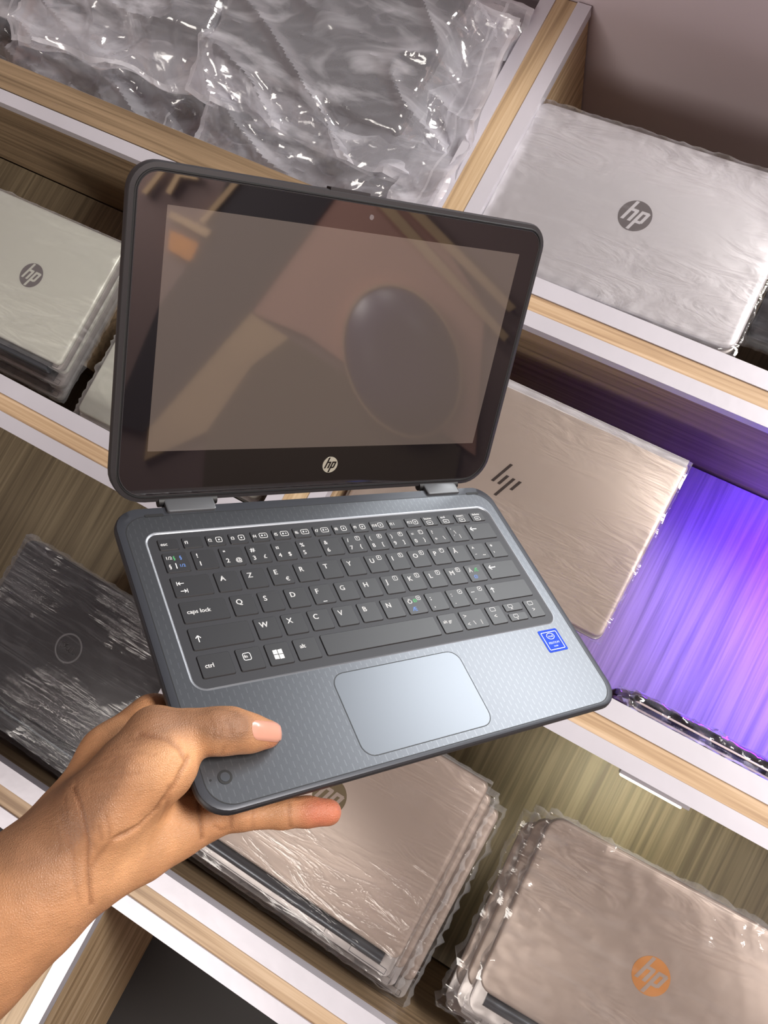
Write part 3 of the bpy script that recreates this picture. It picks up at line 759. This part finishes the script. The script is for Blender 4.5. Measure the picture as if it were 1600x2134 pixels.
key(-128.3, -90.6, *R4, [('#up', 5.4, 5.2, 4.4)])
for i, s_ in enumerate(['W', 'X', 'C', 'V', 'B', 'N', 'Ö', ';', ':', '_']):
    x0 = -88.0 + PX * i; lg_ = [(s_, 3.6, 2.8, 5.2)]
    if s_ == 'Ö': lg_ = [('Ö', 3, 2.8, 4.6), ('Ø', 7.6, 2.8, 3.8, 1), ('Æ', 3.8, 9, 4.4, 2), ('#box', 11.2, .8, 3.2), ('#dot', 12.4, 2, .8)]
    if s_ == ';': lg_ = [(';', 3.6, 2.2, 4.6), (',', 3.6, 8.4, 4.6)]
    if s_ == ':': lg_ = [(':', 3.6, 2.2, 4.6), ('.', 3.6, 8.4, 4.6), ('#box', 10.6, .8, 3.4), ('#dot', 11.9, 2.1, .8)]
    if s_ == '_': lg_ = [('#hbar', 3.6, 4.4, 3), ('-', 3.6, 8.2, 4.6), ('#box', 10.6, .8, 3.4), ('#dot', 11.9, 2.1, .8)]
    key(x0, x0 + KW, *R4, lg_)
key(92.0, 130.3, *R4, [('#up', 5.0, 3.2, 4.2)])
key(-128.3, -108.3, *R5, [('ctrl', 3.6, 5.6, 3.9)])
key(-105.6, -89.8, *R5, [('#box', 4.2, 3.0, 5.0), ('fn', 4.9, 4.2, 3.0)])
key(-87.4, -71.4, *R5, [('#win', 4.6, 4.6, 6.0)])
key(-69.0, -53.0, *R5, [('alt', 4.0, 3.6, 3.9)])
key(-50.2, 36.6, *R5)
key(39.0, 54.6, *R5, [('alt gr', 3.0, 4.4, 3.5)])
key(57.0, 77.6, *R5, [('>', 3.2, 2.4, 4.4), ('<', 3.2, 9, 4.4), ('\\', 9, 8.6, 4.2), ('|', 15, 8.6, 4.0)])
key(80.4, 94.6, *R5, [('#wide', 4.4, .9, 3.2), ('<', 4.8, 6.4, 4.4)])
key(97.0, 113.6, -118.4, -111.5, [('#wide', 4.6, .8, 2.8), ('^', 6.0, 3.4, 4)])
key(97.0, 113.6, -126.6, -119.8, [('#wide', 4.6, .9, 2.8), ('v', 6.2, 3.4, 3.2)])
key(116.0, 130.3, *R5, [('#wide', 4.2, .9, 3.2), ('>', 5.4, 6.4, 4.4)])

# trackpad, button, light, sticker
px0, px1, py0, py1 = -.0535, .0400, -.1925, -.1390
add('trackpad_gap', loft([rr(px0 - .0004, px1 + .0004, py0 - .0004, py1 + .0004, .0084, .0002, 6), rr(px0, px1, py0, py1, .008, .0002, 6)], False, False), M['line'], held)
add('trackpad', loft([rr(px0, px1, py0, py1, .008, .00005, 6), rr(px0 + .0002, px1 - .0002, py0 + .0002, py1 - .0002, .008, .00022, 6)], False, True), M['pad'], held)
btn = add('power_button', merge(loft([rr(-.0038, .0038, -.0038, .0038, .0037, .0003, 6), rr(-.0025, .0025, -.0025, .0025, .0024, .0003, 6)], False, False) + (0,),
                                cyl(0, 0, .0025, 0, .0004, 24) + (1,)), [M['line'], M['gunmetal']], held, T(-.1335, -.1828, .0001))
add('led_dot', cyl(-.1412, -.1826, .0006, 0, .0003, 10), M['line'], held)
stk = add('sticker', slab(.1135, .1315, -.1552, -.1374, .00015, .0003, .0012), M['sticker'], held)
zt = .00036; sx_, sy_ = .1225, -.1463
def ring2(cx, cy, rx_, ry_, t_, z, n=28):
    A = [(cx + rx_ * math.cos(6.2832 * i / n), cy + ry_ * math.sin(6.2832 * i / n), z) for i in range(n)]
    B_ = [(cx + (rx_ - t_) * math.cos(6.2832 * i / n), cy + (ry_ - t_) * math.sin(6.2832 * i / n), z) for i in range(n)]
    V, F = loft([A, B_], False, False); return V, F, 0
add('print', merge(frame2d(.1152, .1298, -.1536, -.1392, .0005, zt, .001), ring2(sx_, -.1428, .0036, .0026, .0004, zt),
                   text('intel', sx_, -.1428, .0026, zt, 0, True, .00006), text('PENTIUM', sx_, -.1482, .0024, zt, 0, True, .00008), text('inside', sx_, -.1508, .0017, zt, 0, True)), M['sticker_w'], stk)

# hinges
for x0, x1 in ((-.1155, -.0825), (.0885, .1195)):
    h = add('hinge', slab(x0, x1, -.0070, .0075, -.006, .0022, .002, .0012), M['hinge'], held, smooth=True)
    add('hinge_pin', xcyl(x0 - .003, x1 + .003, .0042, -.0010, .0034), M['rubber'], h, smooth=True)

# lid: local frame x right, y up the screen, z out of the glass
th = 1.1688
u = Vector((0, math.cos(th), math.sin(th))); nrm = Vector((1, 0, 0)).cross(u)
LM = Matrix(((1, 0, 0, 0), (0, u.y, nrm.y, .0042), (0, u.z, nrm.z, .0029), (0, 0, 0, 1)))
ly0, ly1 = -.0032, .1978
rL = [.023, .023, .017, .017]
def lr(q, z): return rr(-W2 + q, W2 - q, ly0 + q, ly1 - q, [max(a - q, .001) for a in rL], z, 8)
lidroot = add('lid', loft([lr(.004, -.0085), lr(.0012, -.0078), (lr(0, -.0055)), lr(0, -.0012), lr(.0007, .0), lr(.0034, .0002)], True, False), M['lidmat'], held, LM, smooth=True)
add('rubber_rim', loft([lr(.0033, .0002), lr(.0036, .0007), lr(.0043, .0007), lr(.0046, .0)], False, False), M['rubber'], lidroot, smooth=True)
add('thin_frame', loft([lr(.0046, .0001), lr(.0049, .0004), lr(.0054, .0003)], False, False), M['lidmat'], lidroot, smooth=True)
dx, dy0, dy1 = .12825, .0320, .1763
gl = lr(.0054, .0002)
n_ = len(gl)
dsp = rr(-dx, dx, dy0, dy1, .0004, .0002, 8)
add('bezel_glass', loft([gl, dsp], False, False), M['glass'], lidroot)
add('display', loft([dsp], False, True), M['display'], lidroot)
add('webcam', merge(cyl(.0011, .1857, .0016, .0002, .0004, 20)), M['logo_grey'], lidroot)
add('logo', hp_logo(.0060, .0002, .0003), [M['logo_pale'], M['glass']], lidroot, T(.0025, .0184, 0))
add('top_latch', slab(-.030, -.002, ly1 - .0006, ly1 + .0014, -.006, -.0005, .0005), M['lidmat'], lidroot)

# ------------------------------------------------------------------ the hand
def surface_nets(val, org, h):
    s = val < 0
    nx, ny, nz = val.shape
    acc = np.zeros((nx - 1, ny - 1, nz - 1, 3), np.float32); cnt = np.zeros((nx - 1, ny - 1, nz - 1), np.float32)
    corner = [(i, j, k) for i in (0, 1) for j in (0, 1) for k in (0, 1)]
    def sl(c): return tuple(slice(c[a], val.shape[a] - 1 + c[a]) for a in range(3))
    for a in range(3):
        for c in corner:
            if c[a]: continue
            d = list(c); d[a] = 1
            v0 = val[sl(c)]; v1 = val[sl(d)]
            cr = (v0 < 0) != (v1 < 0)
            t = np.where(cr, v0 / np.where(cr, v0 - v1, 1), 0)
            cnt += cr
            for b in range(3):
                acc[..., b] += np.where(cr, c[b] + (t if b == a else 0), 0)
    act = cnt > 0
    idx = -np.ones(act.shape, np.int64); n = int(act.sum()); idx[act] = np.arange(n)
    ii = np.argwhere(act)
    V = (ii + acc[act] / cnt[act][:, None]) * h + org
    F = []
    for a in range(3):
        b, c = (a + 1) % 3, (a + 2) % 3
        lo = [slice(1, val.shape[q] - 1) for q in range(3)]; lo[a] = slice(0, val.shape[a] - 1)
        hi = list(lo); hi[a] = slice(1, val.shape[a])
        s0 = s[tuple(lo)]; s1 = s[tuple(hi)]
        cr = np.argwhere(s0 != s1)
        off = np.array([1, 1, 1]); off[a] = 0
        g = cr + off
        def at_(db, dc):
            q = g.copy(); q[:, b] -= db; q[:, c] -= dc
            return idx[q[:, 0], q[:, 1], q[:, 2]]
        qd = np.stack([at_(1, 1), at_(0, 1), at_(0, 0), at_(1, 0)], 1)
        flip = ~s0[cr[:, 0], cr[:, 1], cr[:, 2]]
        qd[flip] = qd[flip][:, ::-1]
        F.append(qd)
    return V, np.concatenate(F)
def smin(a, b, k):
    h = np.clip(.5 + .5 * (b - a) / k, 0, 1)
    return b * (1 - h) + a * h - k * h * (1 - h)
def D(px, py, dep): return HMI @ cam_point(px, py, dep)
def Lz(px, py, z): return loc_point(px, py, z)
VIEWL = (HMI.to_3x3() @ ray(350, 1650)).normalized()

def build_hand():
    mm = .001
    thumb = [(D(322, 1528, .4125), 12.2), (D(395, 1527, .4175), 11.2), (Lz(448, 1524, .0116), 11.4), (Lz(482, 1523, .0112), 11.2), (Lz(520, 1528, .0092), 9.4), (Lz(556, 1530, .0076), 7.6)]
    thenar = [(D(150, 1760, .405), 21), (D(215, 1690, .400), 20), (D(285, 1612, .4055), 19), (D(336, 1588, .409), 16.5), (D(322, 1528, .4135), 13)]
    thenar2 = [(D(250, 1690, .412), 17), (D(322, 1608, .416), 15)]
    palm = [[(D(205, 1795, .410), 18), (D(290, 1768, .421), 15.5), (D(365, 1728, .430), 14), (D(417, 1706, .436), 12.5)],
            [(D(190, 1760, .413), 19), (D(290, 1700, .428), 16), (D(380, 1655, .446), 14)],
            [(D(180, 1730, .416), 20), (D(260, 1640, .431), 17), (D(345, 1590, .452), 14.5)],
            [(D(175, 1695, .418), 19), (D(236, 1580, .436), 17), (D(318, 1500, .455), 14.5)]]
    arm = [(D(175, 1765, .408), 26), (D(120, 1805, .400), 26.5), (D(40, 1880, .392), 29), (D(-80, 1985, .384), 32), (D(-230, 2120, .376), 36), (D(-420, 2290, .366), 40)]
    fz = -.0285
    fingers = [
        [(D(322, 1515, .455), 12), (Lz(465, 1492, -.031), 9.6), (Lz(590, 1492, fz), 8.6), (Lz(668, 1494, fz + .001), 7.4)],
        [(D(345, 1590, .452), 12), (Lz(480, 1560, -.032), 9.7), (Lz(612, 1552, fz), 8.7), (Lz(700, 1548, fz + .001), 7.5)],
        [(D(380, 1655, .447), 11.6), (Lz(492, 1628, -.0315), 9.4), (Lz(610, 1614, fz), 8.4), (Lz(690, 1604, fz + .001), 7.3)],
        [(D(417, 1702, .437), 11.5), (Lz(500, 1696, -.0275), 8.6), (Lz(590, 1694, -.0272), 8.1), (Lz(640, 1692, -.0268), 7.9), (Lz(684, 1693, -.0262), 7.3)]]
    allp = thumb + thenar + arm[:4] + sum(palm, []) + sum(fingers, [])
    P = np.array([tuple(p) for p, _ in allp]); Rr = np.array([r for _, r in allp]) * mm
    h = .00115
    lo = (P - Rr[:, None]).min(0) - .006; hi = (P + Rr[:, None]).max(0) + .006
    # the forearm runs on outside the photograph; it is built to just beyond its edge
    n = np.ceil((hi - lo) / h).astype(int) + 1
    ax = [lo[i] + np.arange(n[i]) * h for i in range(3)]
    X, Y, Z = np.meshgrid(*[a.astype(np.float32) for a in ax], indexing='ij')
    def caps(p0, r0, p1, r1):
        d = np.array(p1) - np.array(p0); L2 = float(d @ d)
        t = np.clip(((X - p0[0]) * d[0] + (Y - p0[1]) * d[1] + (Z - p0[2]) * d[2]) / L2, 0, 1)
        return np.sqrt((X - p0[0] - t * d[0]) ** 2 + (Y - p0[1] - t * d[1]) ** 2 + (Z - p0[2] - t * d[2]) ** 2) - (r0 + (r1 - r0) * t) * mm
    def chain(c, k):
        r = None
        for (a, ra), (b, rb) in zip(c[:-1], c[1:]):
            q = caps(a, ra, b, rb); r = q if r is None else smin(r, q, k)
        return r
    f = chain(arm, .012)
    for c in palm: f = smin(f, chain(c, .008), .013)
    f = smin(f, chain(thenar, .009), .008)
    f = smin(f, chain(thenar2, .009), .009)
    f = smin(f, chain(thumb, .0045), .0055)
    fg = None
    for c in fingers:
        q = chain(c, .0035); fg = q if fg is None else smin(fg, q, .0012)
    f = smin(f, fg, .007)
    # pressed flat where it touches the laptop
    def rbox(cx, cy, cz, hx, hy, hz, r):
        qx = np.abs(X - cx) - hx + r; qy = np.abs(Y - cy) - hy + r; qz = np.abs(Z - cz) - hz
        o = np.sqrt(np.maximum(qx, 0) ** 2 + np.maximum(qy, 0) ** 2) + np.minimum(np.maximum(qx, qy), 0) - r
        return np.maximum(o, qz)
    b1 = rbox(0, -.1005, -.0046, .1503, .1009, .0052, .017)
    b2 = rbox(0, -.1005, -.0130, .1440, .0945, .0062, .015)
    f = np.maximum(f, -(np.minimum(b1, b2) - .0001))
    f[0] = f[-1] = .01; f[:, 0] = f[:, -1] = .01; f[:, :, 0] = f[:, :, -1] = .01
    V, F = surface_nets(f, lo, h)
    # relax
    for it in range(3):
        S = np.zeros_like(V); C_ = np.zeros(len(V))
        for a, b in ((0, 1), (1, 2), (2, 3), (3, 0)):
            np.add.at(S, F[:, a], V[F[:, b]]); np.add.at(S, F[:, b], V[F[:, a]])
            np.add.at(C_, F[:, a], 1); np.add.at(C_, F[:, b], 1)
        V = V * .4 + .6 * S / C_[:, None]
    return V, F
HV, HF = build_hand()
bvh = BVHTree.FromPolygons([tuple(v) for v in HV], [tuple(int(i) for i in q) for q in HF])
def hand_hit(px, py):
    o = HMI @ Vector((0, 0, 1)); d = (HMI.to_3x3() @ ray(px, py)).normalized()
    r = bvh.ray_cast(o, d)
    return r[0], r[1]
def vnormals(V, F):
    n = np.cross(V[F[:, 2]] - V[F[:, 0]], V[F[:, 3]] - V[F[:, 1]])
    N_ = np.zeros_like(V)
    for a in range(4): np.add.at(N_, F[:, a], n)
    return N_ / (np.linalg.norm(N_, axis=1)[:, None] + 1e-12)
HN = vnormals(HV, HF)
def dist_poly(V, pts):
    best = np.full(len(V), 1.0)
    for a, b in zip(pts[:-1], pts[1:]):
        a = np.array(a); d = np.array(b) - a; L2 = max(float(d @ d), 1e-12)
        t = np.clip((V - a) @ d / L2, 0, 1)
        best = np.minimum(best, np.linalg.norm(V - a - t[:, None] * d, axis=1))
    return best
creases = [  # pixels along each crease, width mm, depth mm
    ([(388, 1588), (372, 1560), (345, 1540), (318, 1535), (290, 1530)], 1.3, .9),
    ([(392, 1580), (360, 1640), (325, 1688), (290, 1722), (262, 1738), (240, 1748)], 1.3, 1.6),
    ([(152, 1640), (165, 1672), (175, 1710), (184, 1760), (183, 1800), (186, 1848), (190, 1885)], 1.1, 1.0),
    ([(135, 1660), (140, 1720), (152, 1780), (155, 1830), (165, 1880)], 1.0, .3),
    ([(184, 1815), (205, 1785), (225, 1762), (250, 1740)], 1.5, .6),
    ([(220, 1700), (228, 1735), (226, 1762)], 1.0, .4), ([(205, 1722), (212, 1750)], 1.0, .35),
    ([(413, 1668), (417, 1710), (421, 1748)], 1.0, 1.3),
    ([(448, 1722), (462, 1732), (475, 1722)], 1.1, .5), ([(480, 1700), (479, 1725)], 1.2, .7),
    ([(602, 1672), (603, 1700), (605, 1724)], 1.2, .6), ([(528, 1690), (527, 1725)], 1.1, .35),
    ([(352, 1640), (347, 1680), (332, 1712)], 1.6, .5),
    ([(440, 1500), (447, 1520), (445, 1540)], 1.0, .25), ([(452, 1497), (460, 1516), (456, 1538)], 1.0, .25), ([(470, 1500), (478, 1512), (484, 1530)], 1.0, .3),
    ([(462, 1570), (466, 1558)], 1.0, .4)]
rnd = random.Random(5)
for i in range(26):   # fine folds over the thumb base and the wrist
    y = 1530 + i * 6.5 + rnd.uniform(-4, 4); xl = 262 - i * 5 + rnd.uniform(-22, 22); ln = rnd.uniform(28, 95)
    creases.append(([(xl, y + 9), (xl + ln * .5, y + rnd.uniform(-2, 2)), (xl + ln, y + rnd.uniform(0, 7))], .75, rnd.uniform(.10, .30)))
for i in range(16):
    x = 120 + i * 4.5 + rnd.uniform(-5, 5); y = 1615 + rnd.uniform(0, 110); ln = rnd.uniform(25, 70)
    creases.append(([(x, y), (x + rnd.uniform(0, 8), y + ln * .5), (x + rnd.uniform(4, 14), y + ln)], .75, rnd.uniform(.12, .32)))
for i in range(5):
    creases.append(([(170 + i * 10, 1640 + i * 4), (168 + i * 6, 1670 + i * 6), (172 + i * 5, 1712 + i * 5)], .9, .25))
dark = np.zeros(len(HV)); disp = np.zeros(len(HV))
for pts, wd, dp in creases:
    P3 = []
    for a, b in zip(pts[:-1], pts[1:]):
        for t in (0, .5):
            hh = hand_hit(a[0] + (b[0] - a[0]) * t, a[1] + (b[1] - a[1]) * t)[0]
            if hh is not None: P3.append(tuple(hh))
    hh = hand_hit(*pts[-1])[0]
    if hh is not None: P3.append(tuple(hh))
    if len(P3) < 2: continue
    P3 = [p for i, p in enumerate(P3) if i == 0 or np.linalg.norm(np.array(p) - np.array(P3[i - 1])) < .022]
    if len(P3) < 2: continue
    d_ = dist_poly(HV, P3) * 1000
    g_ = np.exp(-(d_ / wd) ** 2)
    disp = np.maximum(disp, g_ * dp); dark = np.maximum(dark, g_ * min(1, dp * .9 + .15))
HV2 = HV - HN * (disp * .001)[:, None]
# skin tone: paler palm side, browner back of the thumb and wrist, redder finger tips
def blob(px, py, r):
    q = hand_hit(px, py)[0]
    if q is None: return np.zeros(len(HV))
    return np.exp(-(np.linalg.norm(HV - np.array(tuple(q)), axis=1) / (r * .001)) ** 2)
base = np.array([lin(182), lin(132), lin(94)]); brown = np.array([lin(124), lin(90), lin(68)]); red = np.array([lin(186), lin(110), lin(84)])
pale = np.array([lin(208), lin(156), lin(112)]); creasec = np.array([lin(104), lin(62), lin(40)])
wb = np.clip(sum(blob(*q) for q in ((480, 1510, 9), (455, 1500, 9), (440, 1498, 8), (505, 1512, 7), (170, 1640, 16), (230, 1570, 18), (110, 1690, 18), (150, 1690, 12), (60, 1760, 20), (70, 1720, 16), (300, 1505, 12), (340, 1495, 9), (390, 1492, 8), (200, 1600, 14), (130, 1640, 12))) * .70, 0, .80)
wr = np.clip(blob(690, 1690, 12) + blob(650, 1692, 9) * .5 + blob(575, 1552, 7) * .5, 0, .9)
wp = np.clip(blob(350, 1590, 14) + blob(270, 1790, 22) * .7 + blob(360, 1740, 14) * .6 + blob(440, 1552, 9) * .5, 0, .8)
colr = base[None] * np.ones((len(HV), 1))
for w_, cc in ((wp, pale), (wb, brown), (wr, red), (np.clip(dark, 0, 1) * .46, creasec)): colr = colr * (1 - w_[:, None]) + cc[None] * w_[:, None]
sk, N, L, b = new_mat('skin')
at_n = N.new('ShaderNodeAttribute'); at_n.attribute_name = 'tone'
tc = N.new('ShaderNodeTexCoord')
nz = N.new('ShaderNodeTexNoise'); nz.inputs['Scale'].default_value = 90; nz.inputs['Detail'].default_value = 5; L.new(tc.outputs['Object'], nz.inputs['Vector'])
rp = N.new('ShaderNodeMapRange'); rp.inputs['To Min'].default_value = .70; rp.inputs['To Max'].default_value = 1.26; L.new(nz.outputs['Fac'], rp.inputs['Value'])
mu = N.new('ShaderNodeVectorMath'); mu.operation = 'SCALE'; L.new(at_n.outputs['Color'], mu.inputs[0]); L.new(rp.outputs[0], mu.inputs['Scale'])
L.new(mu.outputs[0], b.inputs['Base Color'])
b.inputs['Roughness'].default_value = .5; b.inputs['Specular IOR Level'].default_value = .35
b.inputs['Subsurface Weight'].default_value = .08; b.inputs['Subsurface Radius'].default_value = (.004, .0015, .0008); b.inputs['Subsurface Scale'].default_value = 1.0
mp = N.new('ShaderNodeMapping'); mp.inputs['Scale'].default_value = (1, 1, 1); L.new(tc.outputs['Object'], mp.inputs['Vector'])
mq = N.new('ShaderNodeMapping'); mq.inputs['Rotation'].default_value = (0, 0, .35); mq.inputs['Scale'].default_value = (.22, 1.2, .5); L.new(tc.outputs['Object'], mq.inputs['Vector'])
v1 = N.new('ShaderNodeTexVoronoi'); v1.inputs['Scale'].default_value = 900; v1.feature = 'DISTANCE_TO_EDGE'; L.new(mp.outputs[0], v1.inputs['Vector'])
n3 = N.new('ShaderNodeTexNoise'); n3.inputs['Scale'].default_value = 420; n3.inputs['Detail'].default_value = 4; n3.inputs['Distortion'].default_value = .8; L.new(mq.outputs[0], n3.inputs['Vector'])
ad = N.new('ShaderNodeMath'); ad.operation = 'MULTIPLY_ADD'; ad.inputs[1].default_value = 1.1; L.new(v1.outputs['Distance'], ad.inputs[0]); L.new(n3.outputs['Fac'], ad.inputs[2])
bp = N.new('ShaderNodeBump'); bp.inputs['Strength'].default_value = .5; bp.inputs['Distance'].default_value = .0007
L.new(ad.outputs[0], bp.inputs['Height']); L.new(bp.outputs['Normal'], b.inputs['Normal'])
hand = thing('hand', 'left hand and forearm of a person gripping the near left corner of the laptop', 'person', HM)
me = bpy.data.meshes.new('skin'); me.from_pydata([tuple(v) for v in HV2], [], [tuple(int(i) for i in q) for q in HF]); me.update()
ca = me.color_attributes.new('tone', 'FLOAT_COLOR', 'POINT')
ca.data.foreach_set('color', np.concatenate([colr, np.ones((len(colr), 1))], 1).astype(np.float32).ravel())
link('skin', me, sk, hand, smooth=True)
# thumb nail, laid on the thumb
M['nail'] = mat('thumbnail_pink', rgb(196, 142, 122), .25, 0, .5, .3)
ax0, ax1 = (528, 1521), (588, 1527)
V = []; F = []; ns, nt = 16, 12; ok = True
for j in range(nt + 1):
    for i in range(ns + 1):
        s_ = i / ns; t_2 = -1 + 2 * j / nt
        cx = ax0[0] + (ax1[0] - ax0[0]) * s_; cy = ax0[1] + (ax1[1] - ax0[1]) * s_
        hw = 20.5 * (1 - max(0, (s_ - .72) / .28) ** 2.4 * .45) * (1 - max(0, (.12 - s_) / .12) ** 2 * .25)
        bow = (1 - t_2 * t_2) * (4 if s_ > .5 else -3) * abs(s_ - .5) * 2
        px = min(cx + bow + 1.5 * t_2, 586.0); py = cy + hw * t_2
        q, nn = hand_hit(px, py)
        if q is None: q = Vector(V[-1]) if V else Vector((0, 0, 0)); nn = Vector((0, 0, 0))
        edge = min(s_ * 5, (1 - abs(t_2)) * 5, 1)
        V.append(tuple(q + nn * (.0001 + .00045 * edge + .0004 * s_)))
for j in range(nt):
    for i in range(ns): a = j * (ns + 1) + i; F.append((a, a + 1, a + ns + 2, a + ns + 1))
add('thumbnail', (V, F), M['nail'], hand, smooth=True)

# ------------------------------------------------------------------ shapes added on the right wall for the screen to mirror
def mirrored(px, py, xw=2.58):
    """point of the right-hand wall that the screen glass mirrors at a pixel"""
    o = HMI @ Vector((0, 0, 1)); d = HMI.to_3x3() @ ray(px, py); c_ = Vector((0, .0042, .0029))
    p_ = o + d * ((c_ - o).dot(nrm) / d.dot(nrm)); r_ = d - 2 * d.dot(nrm) * nrm
    pw = HM @ p_; rw = HM.to_3x3() @ r_
    return pw + rw * ((xw - pw.x) / rw.x)
def mirror_board(name, pix, m, x=2.58, th_=.02):  # flat board cut to a mirrored outline, added to form the screen reflection
    P = [mirrored(a, b_, x) for a, b_ in pix]
    V = [(p.x, p.y, p.z) for p in P] + [(p.x + th_, p.y, p.z) for p in P]; n = len(P)
    F = [tuple(range(n)), tuple(range(2 * n - 1, n - 1, -1))] + [(i, (i + 1) % n, n + (i + 1) % n, n + i) for i in range(n)]
    return structure(name, (V, F), m)
M['wall_dark'] = mat('far_panel_dark', rgb(46, 42, 44), .7)  # tones of the added reflection shapes
M['wall_pink'] = mat('far_panel_pink', rgb(178, 134, 120), .8, var=.06, vscale=3)
M['wall_olive'] = mat('far_panel_olive', rgb(86, 74, 56), .7)
M['wall_tan'] = mat('far_panel_tan', rgb(190, 160, 124), .7, var=.1, vscale=3)
M['wall_orange'] = mat('far_panel_orange', rgb(214, 140, 60), .7)
mirror_board('trim_1', [(480, 360), (720, 380), (520, 650), (300, 900), (230, 880), (330, 640), (400, 540)], M['wall_dark'])
mirror_board('trim_2', [(700, 400), (860, 410), (1010, 640), (990, 950), (640, 700), (520, 650)], M['wall_pink'], 2.585, .01)
mirror_board('trim_3', [(525, 760), (600, 705), (960, 935), (940, 1040), (420, 1040), (430, 900)], M['wall_olive'], 2.575)
mirror_board('trim_4', [(440, 740), (520, 650), (600, 705), (525, 760), (430, 900), (300, 960), (310, 890)], M['wall_tan'], 2.583)
mirror_board('trim_5', [(355, 480), (420, 510), (395, 545), (350, 520)], M['wall_orange'])
for k_, q_ in enumerate(([(295, 400), (340, 345), (350, 348), (305, 405)], [(345, 400), (372, 352), (410, 362), (412, 375), (375, 368), (355, 405)], [(415, 460), (490, 372), (502, 376), (425, 466)], [(355, 440), (440, 480), (430, 495), (350, 452)],
                         [(800, 410), (1060, 700), (1050, 712), (780, 420)], [(850, 412), (1075, 640), (1060, 650), (830, 420)])):
    mirror_board('trim_%d' % (6 + k_), q_, M['wall_tan'], 2.57)
# round dark panel with a pale rim, added in place of a mirrored head
C0 = mirrored(838, 755, 2.56); ea = mirrored(958, 790, 2.56) - C0; eb = mirrored(838, 600, 2.56) - C0
ea.x = 0; eb.x = 0
rp_ = thing('round_panel', 'dark blue round wall panel with pale rim, mirrored in the blank laptop screen', 'panel', Matrix.Translation(C0))
cs = [(math.cos(6.28318 * i / 48), math.sin(6.28318 * i / 48)) for i in range(48)]
def ell(k, x): return [tuple(ea * (c_ * k) + eb * (s_ * k) + Vector((x, 0, 0))) for c_, s_ in cs]
M['panel_blue'] = mat('panel_dark_blue', rgb(26, 24, 66), .35, .0, var=.35, vscale=2.5)
add('panel_disc', loft([ell(1, .02), ell(1, 0), ell(.9, -.03), ell(.5, -.07)]), M['panel_blue'], rp_, smooth=True)
add('panel_rim', loft([ell(1.03, .02), ell(1.03, -.012), ell(1.0, -.012), ell(.99, .02)], False, False), M['wall_tan'], rp_)
